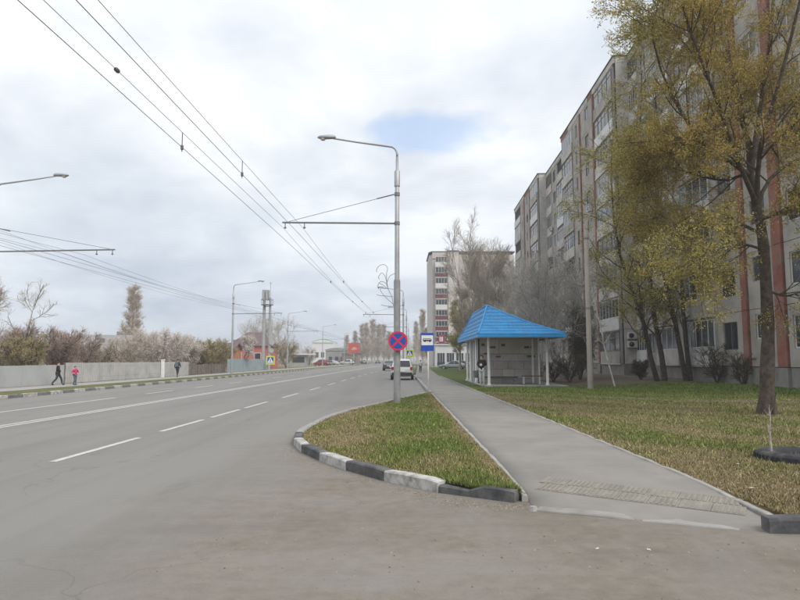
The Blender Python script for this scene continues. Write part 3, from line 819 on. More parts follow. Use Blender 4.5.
# bays as seen along the street, from the near corner of each section
PA = {'bays': [('log', 0.35, 6.0), ('stripe', 6.15, 6.5), ('stair', 6.55, 10.9), ('stripe', 10.95, 11.25), ('small', 11.3, 14.1), ('log', 14.15, 19.1)],
      'frieze': [(0, 2.0, PANEL2), (2.0, 6.6, PANEL2), (6.6, 8.2, REDP), (8.2, 10.6, PANEL2), (10.6, 16.0, PANEL2), (16.0, 19.5, REDP)]}
PA2 = {'bays': [('log', 0.35, 6.0), ('win', 6.05, 8.3), ('stripe', 8.35, 9.1), ('stair', 9.15, 11.5), ('stripe', 11.55, 12.05), ('win', 12.1, 14.9), ('log', 14.95, 19.2)],
       'frieze': [(0, 8, PANEL2), (8, 12.2, REDP), (12.2, 19.5, PANEL2)]}
PD = {'bays': [('win', 0.1, 3.0), ('log', 3.05, 7.2), ('win', 7.25, 8.9), ('log', 8.95, 11.4)], 'frieze': [(0, 6, PANEL2), (6, 11.5, PANEL2)]}
PB = {'bays': [('win', 0.1, 3.0), ('log', 3.05, 7.6), ('win', 7.65, 10.4), ('log', 10.45, 13.9)], 'frieze': [(0, 14, PANEL2)]}
PC = {'bays': [('log', 0.35, 6.0), ('stripe', 6.15, 6.6), ('stair', 6.7, 10.9), ('stripe', 10.95, 11.4), ('small', 11.5, 14.6), ('log', 14.65, 20.6)],
      'frieze': [(0, 6.2, PANEL2), (6.2, 11.4, REDP), (11.4, 21, PANEL2)]}
U0 = 17.0
local_section(0.0, 19.5-U0, 39.0-U0, PA2, 1)
local_section(1.15, 39.1-U0, 50.4-U0, PD, 2)
local_section(0.0, 50.5-U0, 70.0-U0, PA, 3)
local_section(1.15, 70.1-U0, 83.9-U0, PB, 4)
local_section(0.0, 84.0-U0, 105.0-U0, PC, 5)
# air conditioner boxes on the end wall between two sections
ACM = mat('ac_white', (0.52, 0.52, 0.50), rough=0.5, var=0.05)
for i, (z_, col) in enumerate(((3.25, ACM), (2.55, ACM))):
    mb = MB(); mb.bbox((0, 0, 0), (0.75, 0.28, 0.52), 0.02)
    ac = mb.build('air_conditioner', col, None, False, R(16.45+0.32, 50.08, z_), RA)
    tag(ac, ['upper of two white air conditioner boxes on the flats\' end wall', 'lower of two white air conditioner boxes on the flats\' end wall'][i], 'air conditioner', 'air conditioners on the end wall')
    mb = MB(); mb.disc((0.28, -0.006, 0.26), (0, 1, 0), 0.2, 0.012, 20); mb.build('fan_grille', DARK, ac)
    mb = MB(); mb.box((.08, .05, -.05), (.11, .32, -.002)); mb.box((.62, .05, -.05), (.65, .32, -.002)); mb.build('bracket', DSTEEL, ac)
for i, (u, k, xf) in enumerate(((53.5, 2, 16.45), (57.6, 5, 16.45), (66, 6, 16.45), (45.5, 3, 17.6), (88, 5, 16.45), (80, 6, 17.6))):
    mb = MB(); mb.bbox((-0.32, 0, 0), (0, 0.75, 0.5), 0.02)
    ac = tag(mb.build('air_conditioner', ACM, None, False, R(xf-0.13, u, Z0+FH*k+0.25), RA),
        'white air conditioner box below a ' + ['third floor loggia of the middle section', 'sixth floor window of the middle section', 'seventh floor loggia of the middle section', 'fourth floor loggia of the near recessed section', 'sixth floor loggia of the farthest section', 'seventh floor window of the far recessed section'][i], 'air conditioner', 'air conditioners on the street front')
    mb = MB(); mb.disc((-0.325, 0.3, 0.25), (1, 0, 0), 0.19, 0.012, 18); mb.build('fan_grille', DARK, ac)

# ================================================================== far block of flats with maroon balconies
FWALL = mat('far_block_wall', (0.52, 0.485, 0.455), rough=0.9, var=0.10, scale=0.3, dirt=(0.42, 0.39, 0.36), dirt_scale=0.3, dirt_amt=0.5)
FWALL2 = mat('far_block_side', (0.52, 0.465, 0.435), rough=0.9, var=0.10, scale=0.3)
MAROON = mat('balcony_maroon', (0.13, 0.035, 0.04), rough=0.7, var=0.2, scale=1)
FB_Y = 150.0
fb = thing('far_apartment_block', 'distant tall pale apartment block with maroon and white balconies above shop', 'building', (7.4, FB_Y, 0), 0)
fz, ff = 0.0, 2.72
mb = MB(); mb.prism([(0.5, 1.4), (20.5, 1.4), (20.5, 16), (-0.2, 16), (-.2, 3.0)], 0, 27.2); mb.build('wall', FWALL, fb)
mb = MB(); mb.box((4.2, 0.0, 3.3), (6.9, 1.39, 27.7)); mb.build('stair_bay', FWALL, fb)
mb = MB(); mb.box((7.0, 0.5, 3.3), (20.4, 1.39, 26.9)); mb.build('wing_wall', FWALL2, fb)
mb = MB(); mb.prism([(-.35, 2.9), (0.4, 1.2), (4.1, 1.2), (4.1, -.15), (7.0, -.15), (7.0, 1.2), (20.7, 1.2), (20.7, 16.2), (-.35, 16.2)], 27.72, 28.0); mb.build('roof', ROOFD, fb)
mb = MB(); mb.box((0.5, 1.2, 26.2), (4.15, 1.39, 27.7)); mb.build('parapet', FWALL2, fb)
for k in range(9):
    zz = 3.3 + k*2.6
    mb = MB(); mb.box((1.2, 0.1, zz), (4.05, 0.25, zz+1.0)); mb.box((1.2, .26, zz), (1.35, 1.38, zz+1.0)); mb.build('balcony_front', MAROON if k in (1, 2, 3, 5, 7) else FRW, fb)
    mb = MB(); mb.box((1.15, 0.05, zz-.16), (4.1, 1.38, zz-.005)); mb.build('balcony_slab', FWALL2, fb)
    gz = link('balcony_glazing', cached('fbg', lambda: (lambda q: q.mesh('balcony_glazing', FRW))(MB().box((0, 0, 0), (2.8, .05, .08)).box((0, 0, 1.3), (2.8, .05, 1.4)).box((0, 0, .085), (.07, .05, 1.295)).box((.68, .005, .085), (.75, .045, 1.295)).box((1.38, .005, .085), (1.45, .045, 1.295)).box((2.05, .005, .085), (2.12, .045, 1.295)).box((2.73, 0, .085), (2.8, .05, 1.295)))), fb, (1.22, 0.13, zz+1.02))
    link('pane', cached('fbp', lambda: MB().add([(.02, .025, .03), (2.78, .025, .03), (2.78, .025, 1.35), (.02, .025, 1.35)], [(0, 1, 2, 3)]).mesh('pane', GLASS)), gz)
    for j, (x, w, y) in enumerate(((4.5, .9, -.03), (5.8, .8, -.03), (8.0, 1.4, .47), (10.8, 1.4, .47), (13.6, 1.4, .47), (16.5, 1.4, .47))):
        wn = link('window', cached(('fw', w), lambda: MB().box((0, 0, 0), (w, .07, .08)).box((0, 0, 1.3), (w, .07, 1.38)).box((0, 0, .082), (.07, .07, 1.298)).box((w-.07, 0, .082), (w, .07, 1.298)).box((w/2-.03, .004, .082), (w/2+.03, .066, 1.298)).mesh('window', FRW)), fb, (x, y, zz+.75))
        link('pane', cached(('fp', w), lambda: MB().add([(.05, .05, .05), (w-.05, .05, .05), (w-.05, .05, 1.33), (.05, .05, 1.33)], [(0, 1, 2, 3)]).mesh('pane', GLASS)), wn)
# the shop on its ground floor
SHOP = mat('shop_front', (0.55, 0.555, 0.56), rough=0.6, var=0.08, scale=0.5)
mb = MB(); mb.box((0.9, -3.2, 0), (20, 1.19, 4.9)); mb.build('shop_wall', SHOP, fb)
mb = MB(); mb.box((0.7, -3.5, 4.9), (20.1, 1.15, 5.25)); mb.build('shop_roof', FWALL2, fb)
SGN = mat('sign_crimson', (0.22, 0.03, 0.05), rough=0.5, var=0.2, scale=2); SGN2 = mat('sign_dark', (0.06, 0.05, 0.06), rough=0.5, var=0.2)
for i, (x0_, x1_, z0_, z1_, mm) in enumerate(((1.6, 3.1, 5.3, 7.4, SGN), (3.3, 8.3, 5.6, 7.1, SGN2), (8.6, 13, 5.5, 7.0, SGN))):
    mb = MB(); mb.box((x0_, -3.45, z0_), (x1_, -3.3, z1_)); sg = mb.build('shop_sign', mm, fb)
    mb = MB()
    x = x0_ + .25
    while x < x1_ - .4:
        w = rnd.uniform(.2, .4); mb.box((x, -3.49, z0_+.5), (x+w, -3.452, z1_-.5)); x += w + .14
    mb.build('lettering', FRW, sg)
for k in range(8):
    mb = MB(); mb.box((1.3+k*2.2, -3.26, 1.0 if k else 0.1), (3.1+k*2.2, -3.201, 3.1)); wn = mb.build('shop_window', GLASS, fb)
    mb = MB()
    for a in (0, .6, 1.2, 1.74): mb.box((1.3+k*2.2+a, -3.3, 1.0), (1.36+k*2.2+a, -3.262, 3.1))
    mb.build('frame', FRW, wn)

# ================================================================== BUS SHELTER
BLUE = mat('roof_blue', (0.020, 0.265, 0.60), rough=0.5, var=0.16, scale=1.5, dirt=(0.07, 0.24, 0.45), dirt_scale=1.6, dirt_amt=0.65, coat=0.05)
SLAB1 = mat('slab_beige', (0.52, 0.465, 0.40), rough=0.9, var=0.12, scale=1.2, bump=0.3, dirt=(0.38, 0.34, 0.30), dirt_scale=1.0, dirt_amt=0.6)
SLAB2 = mat('slab_grey_pink', (0.46, 0.41, 0.39), rough=0.9, var=0.15, scale=1.5, bump=0.3, dirt=(0.30, 0.27, 0.26), dirt_scale=1.3, dirt_amt=0.7)
SOFF = mat('soffit_pale', (0.40, 0.39, 0.38), rough=0.8, var=0.08)
SX, SY = 4.24, 34.0
bs = thing('bus_shelter', 'bus shelter with blue metal tile hip roof and white posts', 'bus shelter', (SX, SY, 0))
W_, L_ = 4.8, 12.2
mb = MB(); mb.bbox((0.45, 1.05, -0.05), (W_+0.35, L_-.6, 0.16), 0.03); mb.build('floor_slab', CONC, bs)
# roof: ridge near the road side, gentle slope away from it
ez, rz_ = 2.98, 4.72
e = [Vector((0, 0, ez)), Vector((W_, 0, ez)), Vector((W_, L_, ez)), Vector((0, L_, ez))]
r0, r1 = Vector((0.86, 2.5, rz_)), Vector((0.86, L_-2.2, rz_))
def roof_face(a, b, c, d, courses, sag=0.0):
    """a,b eave; c,d top (c above b, d above a): overlapping rows of pressed tiles, each row a part"""
    nrm = (b-a).cross(d-a).normalized() if (d-a).length > 0 else (b-a).cross(c-a).normalized()
    along = (b-a).normalized()
    for i in range(courses):
        t0, t1 = i/courses, (i+1)/courses + 0.02
        t1 = min(t1, 1.0)
        l0, q0, l1, q1 = a.lerp(d, t0), b.lerp(c, t0), a.lerp(d, t1), b.lerp(c, t1)
        n = max(4, int((q0-l0).length / 0.09)); mb = MB(); vs = []
        for (l, q, lift) in ((l0, q0, -.012), (l0, q0, .035), (l1, q1, 0.004)):
            for k in range(n+1):
                p = l.lerp(q, k/n); w = 0.014*math.cos(2*PI*(p-a).dot(along)/0.24)
                tt = (p.z-ez)/(rz_-ez); s_ = -sag*math.sin(PI*min(1, max(0, tt)))
                vs.append(p + nrm*(lift + (w if lift > -.01 else 0)) + Vector((0, 0, s_)))
        fs = [(j*(n+1)+k, j*(n+1)+k+1, (j+1)*(n+1)+k+1, (j+1)*(n+1)+k) for j in range(2) for k in range(n)]
        mb.add(vs, fs); mb.build('tile_row', BLUE, bs, True)
roof_face(e[0], e[1], r0, r0, 9, 0.10)
roof_face(e[1], e[2], r1, r0, 12, 0.10)
roof_face(e[2], e[3], r1, r1, 9, 0.10)
roof_face(e[3], e[0], r0, r1, 6, 0.16)
mb = MB(); 
def sagline(a, b, s_): return [a.lerp(b, k/8) + Vector((0, 0, 0.03 - s_*math.sin(PI*k/8))) for k in range(9)]
for a, b in ((e[0], r0), (e[1], r0), (e[2], r1), (e[3], r1)): mb.tube(sagline(a, b, 0.11), 0.055, 7)
mb.tube([r0+Vector((0, 0, .03)), r1+Vector((0, 0, .03))], 0.065, 7); mb.build('ridge_cap', BLUE, bs, True)
mb = MB()
for a, b in ((0, 1), (1, 2), (2, 3), (3, 0)):
    A, B = e[a], e[b]; n = Vector((0, 0, 1)).cross(B-A).normalized()
    mb.add([A + n*0.0 + Vector((0, 0, -.17)), B + Vector((0, 0, -.17)), B + Vector((0, 0, .03)), A + Vector((0, 0, .03)), A + n*.03 + Vector((0, 0, -.17)), B + n*.03 + Vector((0, 0, -.17)), B + n*.03 + Vector((0, 0, .03)), A + n*.03 + Vector((0, 0, .03))],
           [(0, 1, 2, 3), (5, 4, 7, 6), (0, 4, 5, 1), (3, 2, 6, 7)])
mb.build('fascia', BLUE, bs)
mb = MB(); mb.box((0.08, 0.08, 2.86), (W_-.08, L_-.08, 2.93)); mb.build('soffit', SOFF, bs)
for x, y in ((0.78, 1.5), (4.08, 1.5), (0.62, 6.0), (0.62, 9.2), (0.62, 11.2)):
    mb = MB(); mb.lathe([(0.105, 0.16), (0.105, 0.24), (0.078, 0.26), (0.074, 2.86)], (x, y, 0), sides=14); mb.build('post', WHITE, bs, True)
# rear wall of the waiting room in stone slabs
WY = 4.3
mb = MB(); mb.box((0.55, WY+0.10, 0.12), (W_-.55, WY+0.3, 2.855)); mb.build('wall_core', PLINTH, bs)
rows_ = [(0.17, 0.42, [0, 1.3, 2.6, 3.7], SLAB2), (0.43, 1.02, [0, 0.55, 1.45, 2.2, 3.1, 3.7], SLAB2), (1.03, 1.50, [0, 0.9, 1.8, 2.75, 3.7], SLAB2), (1.51, 1.93, [0, 1.3, 2.45, 3.7], SLAB2), (1.95, 2.85, [0, 1.25, 2.5, 3.7], SLAB1)]
for z0_, z1_, cuts, mm in rows_:
    for a, b in zip(cuts[:-1], cuts[1:]):
        d_ = rnd.uniform(0, .02); mb = MB(); mb.box((0.55+a+.008, WY-d_, z0_+.004), (0.55+b-.008, WY+.099, z1_-.006)); mb.build('wall_slab', rnd.choice([mm, mm, SLAB1, mat('slab_pale', (.50, .475, .44), rough=.9, var=.15, scale=1.5, bump=.3, dirt=(.34, .31, .285), dirt_scale=1.3, dirt_amt=.7)]), bs)
for x, z, w, h in ((1.25, 2.28, .34, .13), (1.95, 2.4, .22, .16), (3.35, 2.28, .3, .13), (3.72, 2.30, .2, .1), (1.6, 1.72, .3, .1), (3.5, 1.72, .5, .14), (0.85, 1.9, .34, .1), (0.72, 2.42, .22, .16)):
    mb = MB(); mb.box((x, WY-.026, z), (x+w, WY-.0215, z+h)); mb.build('notice', mat('notice_dark', (0.10, 0.085, 0.075), rough=0.8, var=0.3, scale=6), bs)
# kiosk wall panels on the pavement side, behind the waiting room
KP = mat('kiosk_panel', (0.52, 0.50, 0.485), rough=0.7, var=0.08, scale=1.2, dirt=(0.35, 0.32, 0.30), dirt_amt=0.5)
for k in range(6):
    mb = MB(); mb.box((0.75, WY+.35+k*1.1, .17), (0.83, WY+1.42+k*1.1, 2.85)); mb.build('kiosk_panel', KP, bs)
    mb = MB(); mb.box((0.72, WY+.35+k*1.1-.045, .17), (0.745, WY+.35+k*1.1+.035, 2.85)); mb.build('panel_joint', DSTEEL, bs)
mb = MB(); mb.box((0.85, WY+.31, .17), (W_-.55, L_-.9, 2.855)); mb.build('kiosk_wall', SLAB1, bs)
mb = MB(); mb.box((0.52, WY-.06, .17), (0.60, WY+.02, 2.85)); mb.build('drainpipe', DARK, bs)
mb = MB(); mb.box((3.95, WY-1.2, .17), (4.01, WY-1.05, 2.85)); mb.box((3.78, WY-.1, .17), (3.9, WY-.03, 2.85)); mb.build('corner_post', WHITE, bs)
# bench inside
be = thing('bench', 'dark slatted bench with pale legs inside the bus shelter', 'bench', (SX+2.95, SY+3.0, 0.16))
for k in range(3):
    mb = MB(); mb.box((0, k*.13, .45), (1.15, k*.13+.11, .49)); mb.build('slat', mat('bench_wood', (0.09, 0.07, 0.055), rough=0.7, var=0.3, scale=6), be)
for x in (0.08, 1.0):
    mb = MB(); mb.box((x, .02, 0), (x+.06, .08, .445)); mb.box((x, .28, 0), (x+.06, .34, .445)); mb.box((x, .085, .38), (x+.06, .275, .445)); mb.build('leg', WHITE, be)
bl = thing('plinth_bench', 'low dark wall bench along the slab wall of the bus shelter', 'bench', (SX+.75, SY+WY-.5, .16))
mb = MB(); mb.box((0, 0, .36), (2.1, .3, .41)); mb.build('seat', DARK, bl)
for x in (.1, 1.0, 1.9):
    mb = MB(); mb.box((x, .05, 0), (x+.08, .25, .358)); mb.build('leg', CONC, bl)
# litter bin by the waiting man
bi = thing('litter_bin', 'narrow dark litter bin on stand beside the shelter doorway', 'bin', (SX+.18, SY+2.4, .1))
mb = MB(); mb.lathe([(.10, .45), (.15, .48), (.17, .85), (.175, .87), (.15, .87), (.13, .5), (0, .49)], sides=14); mb.build('bucket', DSTEEL, bi, True)
mb = MB(); mb.tube([(-.2, 0, 0), (-.2, 0, .8)], .018, 8); mb.tube([(.2, 0, 0), (.2, 0, .8)], .018, 8); mb.tube([(-.2, 0, .8), (.2, 0, .8)], .015, 8); mb.build('stand', DSTEEL, bi)

# ================================================================== POLES, LAMPS, OVERHEAD LINES
LAMPG = mat('lamp_glass', (0.55, 0.55, 0.52), rough=0.2, var=0.05)
def lamp_post(name, label, base, side, arm=4.0, pole_h=8.0, reach=2.45, group=None, cross=True, sleeve=False, r0=0.105, arm_z=6.25):
    """trolley pole: tapered mast, street-lamp arm, bracket arm with stay and hangers. side = -1 reaches to -X"""
    t = thing(name, label, 'street lamp', base, RA, group)
    mb = MB(); mb.lathe([(r0*1.0, 0), (r0, .05), (r0*.92, 3.5), (r0*.78, pole_h), (r0*.5, pole_h+.05), (0.045, pole_h+.35), (0.04, pole_h+.5)], sides=16); mb.build('mast', STEEL, t, True)
    mb = MB(); mb.lathe([(r0*1.05, pole_h-.55), (r0*1.05, pole_h-.02), (r0*.8, pole_h)], sides=16); mb.build('mast_cap', STEEL, t, True)
    if sleeve:
        mb = MB(); mb.lathe([(r0*1.30, 0.02), (r0*1.30, .3), (r0*1.22, .32), (r0*1.2, 4.15), (r0*1.0, 4.2)], sides=16); mb.build('lower_sleeve', mat('sleeve_grey', (0.25, 0.25, 0.25), rough=.6, var=.2, scale=5, dirt=(.16, .15, .14), dirt_amt=.6), t, True)
    a = pole_h + .5
    pts = [(0, 0, a)] + [(side*(.28 - .28*math.cos(q)), 0, a + .1 + .28*math.sin(q)) for q in (0, .4, .8, 1.2)] + [(side*(reach*.6), 0, a+.55), (side*reach, 0, a+.72)]
    mb = MB(); mb.tube(pts, [.038]*5 + [.03, .028], 10); mb.build('lamp_arm', STEEL, t, True)
    h = link('lamp_head', None, t, (side*reach, 0, a+.72), scale=(.72, .72, .72))
    mb = MB(); vs = []
    for i, (x, w, z0_, z1_) in enumerate(((-.42, .05, -.03, .05), (-.3, .09, -.05, .10), (-.05, .10, -.06, .10), (.08, .14, -.05, .08), (.34, .13, -.05, .06), (.46, .05, -.02, .02))):
        vs += [(side*x, -w, z0_), (side*x, w, z0_), (side*x, w, z1_), (side*x, -w, z1_)]
    fs = [(i*4+k, i*4+(k+1) % 4, (i+1)*4+(k+1) % 4, (i+1)*4+k) for i in range(5) for k in range(4)] + [(0, 3, 2, 1), (20, 21, 22, 23)]
    mb.add(vs, fs); mb.build('housing', STEEL, h, True)
    mb = MB(); mb.lathe([(.13, -.05), (.125, -.10), (.09, -.14), (.03, -.16), (0.001, -.162)], (side*.2, 0, 0), sides=14); mb.build('lamp_bowl', LAMPG, h, True)
    if cross:
        z = arm_z
        mb = MB(); mb.tube([(0, 0, z), (side*(arm+.02), 0, z+.06)], .032, 8); mb.build('bracket_arm', DSTEEL, t)
        for cz in (z, z+1.02): mb = MB(); mb.lathe([(r0*1.02, cz-.06), (r0*1.02, cz+.06)], sides=16); mb.build('clamp', DSTEEL, t)
        mb = MB(); mb.tube([(side*.1, 0, z+1.02), (side*(arm-.2), 0, z+.09)], .009, 5); mb.tube([(side*.1, 0, z+1.02), (side*.7, 0, z+.87)], .02, 6); mb.build('stay', WIRE, t)
        for x in (arm - .08, arm - .75):
            mb = MB(); mb.tube([(side*x, 0, z+.03), (side*x, 0, z-.10)], .018, 6); mb.lathe([(.02, z-.16), (.045, z-.14), (.045, z-.11), (.02, z-.09)], (side*x, 0, 0), sides=8); mb.build('hanger', DSTEEL, t)
    return t
RP = (-0.10, 21.15)
mp_ = lamp_post('street_lamp', 'nearest grey steel street lamp on the verge island carrying trolley wires and sign', (RP[0], RP[1], 0.11), -1, arm=3.95, sleeve=True, group='street lamps on the right', arm_z=6.15, r0=.092)
# curled wire ornament on the mast
def orn(pts, r=.009): 
    mbx.tube([P(q[0], q[1], RP[1]-.02) - Vector((RP[0], RP[1], .11)) for q in catmull([Vector((a, b, 0)) for a, b in pts], 5)], r, 5)
mbx = MB()
orn([(393.5, 306.5), (392, 297), (388, 288), (386.5, 275), (387.5, 268), (384, 264.5), (379, 266), (376.5, 270), (377, 272)])
orn([(387, 284), (385, 276), (381.5, 273), (378.5, 277), (379.5, 279)])
orn([(388, 288), (385.5, 283), (381, 281.5), (378, 285), (378.5, 289)])
orn([(388, 289), (383, 285), (379, 283)])
orn([(393, 304), (385, 296.5), (380, 289), (386.5, 288.5)])
orn([(387.5, 281.5), (390, 276), (396, 273)])
orn([(393, 296.5), (386, 296), (380, 295.5), (376.5, 294.5)])
orn([(393.5, 306.5), (387, 306), (381, 305)])
mbx.build('wire_ornament', WHITE if False else DSTEEL, mp_, True)
# no-stopping sign on the mast
RED = mat('sign_red', (0.62, 0.03, 0.06), rough=0.4, var=0.05); SBLUE = mat('sign_blue', (0.015, 0.075, 0.40), rough=0.4, var=0.05); SWHITE = mat('sign_white', (0.78, 0.78, 0.77), rough=0.4, var=0.04); SBLACK = mat('sign_black', (0.012, 0.012, 0.014), rough=0.5, var=0.1); SYEL = mat('sign_yellow_green', (0.62, 0.72, 0.05), rough=0.4, var=0.05)
sc_ = P(398, 341, RP[1]-.22)
ns = thing('no_stopping_sign', 'round blue no stopping sign with red ring and red cross', 'traffic sign', (sc_.x, sc_.y, sc_.z))
mb = MB(); mb.disc((0, 0, 0), (0, 1, 0), .325, .012, 40); mb.build('plate', SBLUE, ns)
def flat_ring(mb, r0_, r1_, y, n=40):
    vs = [(r*math.cos(2*PI*k/n), y, r*math.sin(2*PI*k/n)) for r in (r0_, r1_) for k in range(n)]
    mb.add(vs, [(k, (k+1) % n, n+(k+1) % n, n+k) for k in range(n)]); return mb
flat_ring(MB(), .262, .322, -.010).build('red_ring', RED, ns)
mb = MB(); 
for a in (PI/4, -PI/4):
    c, s_ = math.cos(a), math.sin(a); w = .032; q = .268; y = -.010 if a > 0 else -.0095
    mb.add([(-q*c+w*s_, y, -q*s_-w*c), (q*c+w*s_, y, q*s_-w*c), (q*c-w*s_, y, q*s_+w*c), (-q*c-w*s_, y, -q*s_+w*c)], [(0, 1, 2, 3)])
mb.build('red_cross', RED, ns)
mb = MB(); mb.box((-.03, .007, -.2), (.03, .03, .2)); mb.box((-.16, .03, -.03), (.16, .05, .03)); mb.build('bracket', DSTEEL, ns)

# further lamps on the right, each with its arm over the lane
lamp_post('street_lamp', 'second street lamp on the right, seen just beside the nearest mast', (0.35, 66.5, 0.1), -1, arm=4.3, group='street lamps on the right')
lamp_post('street_lamp', 'third street lamp on the right, small and far behind the nearest mast', (0.95, 92, 0.1), -1, arm=4.6, group='street lamps on the right')
lamp_post('street_lamp', 'fourth street lamp on the right, tiny beside the distant pavement', (1.75, 128, 0.1), -1, arm=4.6, group='street lamps on the right')
# left side
LL = [(-17.15, 26.0, 'leftmost street lamp, its mast at the photo\'s left edge'), (-16.6, 62.0, 'left street lamp standing in front of the reddish blossom tree'), (-18.1, 101.0, 'left street lamp just right of the cell tower'),
      (-17.4, 141.0, 'left street lamp before the white building with green roof'), (-16.0, 180.0, 'left street lamp beside the red billboard'), (-15.2, 222.0, 'farthest left street lamp, right of the red billboard')]
for x, y, lb in LL: lamp_post('street_lamp', lb, (x, y, .12), 1, arm=5.2 if y < 50 else 4.9, reach=2.75, group='street lamps on the left', pole_h=8.05, arm_z=6.0, r0=.105)

def wire(name, label, pts, r=.011, group=None):
    mb = MB(); mb.tube(pts, r*.52, 5, cap=False); return tag(mb.build(name, WIRE), label, 'wire', group)
def arm_pts(x0, posts, z): return [R(x0, y, z) for y in posts]
RY = [-18, 21.15, 66.5, 92, 128, 165, 205, 250]; LY = [-10, 26, 62, 101, 141, 180, 222, 262]
for k, (x0, nm) in enumerate(((-4.66, 'outer'), (-3.98, 'inner'))):
    wire('contact_wire', nm + ' lower trolley contact wire over the near lane', [R(x0, s_, 5.66 + (.11 if s_ < 22 else 0)) for s_ in (-18, 0, 7, 14, 21.15, 35, 50, 66, 92, 128, 200, 300)], .012, 'trolley wires, right')
    pts = []
    for a, b in zip(RY[:-1], RY[1:]):
        n = 10
        for i in range(n): t = i/n; pts.append(R(x0, a+(b-a)*t, 6.12 - 4*(.07 if a < 0 else .42)*t*(1-t)))
    wire('carrier_wire', nm + ' sagging carrier wire above the near lane contact wire', pts, .010, 'trolley wires, right')
    # hangers between carrier and contact wire
    for a in (12.0, 13.8, 33, 44, 55):
        i0 = RY.index(max(y for y in RY if y <= a)); t = (a-RY[i0])/(RY[i0+1]-RY[i0]); zc = 6.12 - 4*(.07 if i0 == 0 else .42)*t*(1-t)
        if k == 0 and a == 13.8 or k == 1 and a == 12.0: continue
        mb = MB(); mb.tube([R(x0, a, 5.68), R(x0, a, zc)], .010, 5); mb.lathe([(.012, -.06), (.03, -.05), (.03, .03), (.012, .04)], R(x0, a, 5.68+(zc-5.68)*.25), sides=8)
        tag(mb.build('wire_hanger', WIRE), 'short dropper joining carrier and contact wire on the %s line, %s' % (nm, {12.0: 'nearest the camera', 13.8: 'nearest the camera', 33: 'first beyond the bracket arm', 44: 'second beyond the bracket arm', 55: 'third beyond the bracket arm'}[a]), 'wire hanger', 'droppers on the trolley wires')
mb = MB(); mb.lathe([(.012, -.07), (.035, -.04), (.035, .04), (.012, .07)], R(-4.66, 9.3, 6.06), 'Y', 8)
tag(mb.build('wire_insulator', WIRE), 'small dark insulator bead on the carrier wire high above the road', 'insulator')
for k, (x0, nm) in enumerate(((-14.75, 'outer'), (-14.05, 'inner'))):
    wire('contact_wire', nm + ' lower trolley contact wire over the far lane', [R(x0, s_, 5.6) for s_ in (-18, 10, 26, 44, 62, 101, 141, 180, 300)], .012, 'trolley wires, left')
    pts = []
    for a, b in zip(LY[:-1], LY[1:]):
        for i in range(10): t = i/10; pts.append(R(x0, a+(b-a)*t, 5.98 - 4*.30*t*(1-t)))
    wire('carrier_wire', nm + ' sagging carrier wire above the far lane contact wire', pts, .010, 'trolley wires, left')
for k, (z, x0) in enumerate(((7.0, -17.6), (6.5, -17.55))):
    pts = []
    for a, b in zip(LY[:-1], LY[1:]):
        for i in range(8): t = i/8; pts.append(R(x0, a+(b-a)*t, z - 4*.35*t*(1-t)))
    wire('feeder_cable', ['upper', 'lower'][k] + ' thin cable strung between the left lamp masts', pts, .010, 'cables on the left masts')

# plain concrete pole on the lawn
ux, uy = G(590.5, 388.5, .15)
up = thing('utility_pole', 'grey concrete utility pole standing on the lawn right of the shelter', 'pole', (ux, uy, .1))
mb = MB(); mb.lathe([(.145, -.1), (.142, 0), (.112, 8.1), (0.001, 8.12)], sides=14); mb.build('shaft', mat('pole_concrete', (0.30, 0.27, 0.235), rough=.9, var=.15, scale=3, bump=.3, dirt=(.2, .175, .155), dirt_amt=.5), up, True)
for z in (4.1, 7.7): mb = MB(); mb.lathe([(.132, z-.05), (.137, z), (.132, z+.05)], sides=14); mb.build('metal_band', DSTEEL, up)
wire('slack_wire', 'slack thin wire running from the concrete pole to the flats', [Vector((ux+.1, uy, 4.1)), Vector((12.5, 38, 3.3)), Vector((15, 43, 3.2)), Vector((17.6, 48, 4.6))], .012)

# bus stop sign
bx_, by_ = G(428.3, 391.5, .12)
st = thing('bus_stop_sign', 'blue and white bus stop sign on a white post', 'traffic sign', (bx_, by_, .1))
mb = MB(); mb.tube([(0, 0, -.05), (0, 0, 2.3)], .034, 12); mb.build('post', WHITE, st, True)
zt = P(427.5, 333, by_).z - .1; zb = P(427.5, 351, by_).z - .1; hw = .30; sx_ = -.04
mb = MB(); mb.box((sx_-hw, -.05, zb), (sx_+hw, -.036, zt)); pl = mb.build('plate', SBLUE, st)
mb = MB(); mb.box((sx_-hw+.03, -.054, zb+(zt-zb)*.32), (sx_+hw-.03, -.0505, zt-(zt-zb)*.13)); mb.build('white_field', SWHITE, pl)
zc = zb + (zt-zb)*.60; mb = MB(); mb.prism([(-.2, -.05), (.2, -.05), (.2, .02), (.17, .075), (-.19, .075), (-.2, .06)], 0, .003)
vsx = [(v[0]+sx_, -.058+v[2], zc+v[1]) for v in mb.v]; mb.v = vsx
for x in (-.11, .12): mb.disc((sx_+x, -.0565, zc-.055), (0, 1, 0), .036, .003, 14)
mb.build('bus_symbol', SBLACK, pl)
mb = MB()
for k in range(4): mb.box((sx_-.17+k*.088, -.0602, zc+.01), (sx_-.17+k*.088+.066, -.0585, zc+.05))
mb.build('bus_windows', SWHITE, pl)
mb = MB(); mb.box((-.06, -.035, zb+.1), (.06, .04, zb+.14)); mb.box((-.06, -.035, zt-.14), (.06, .04, zt-.1)); mb.build('clamp', DSTEEL, st)

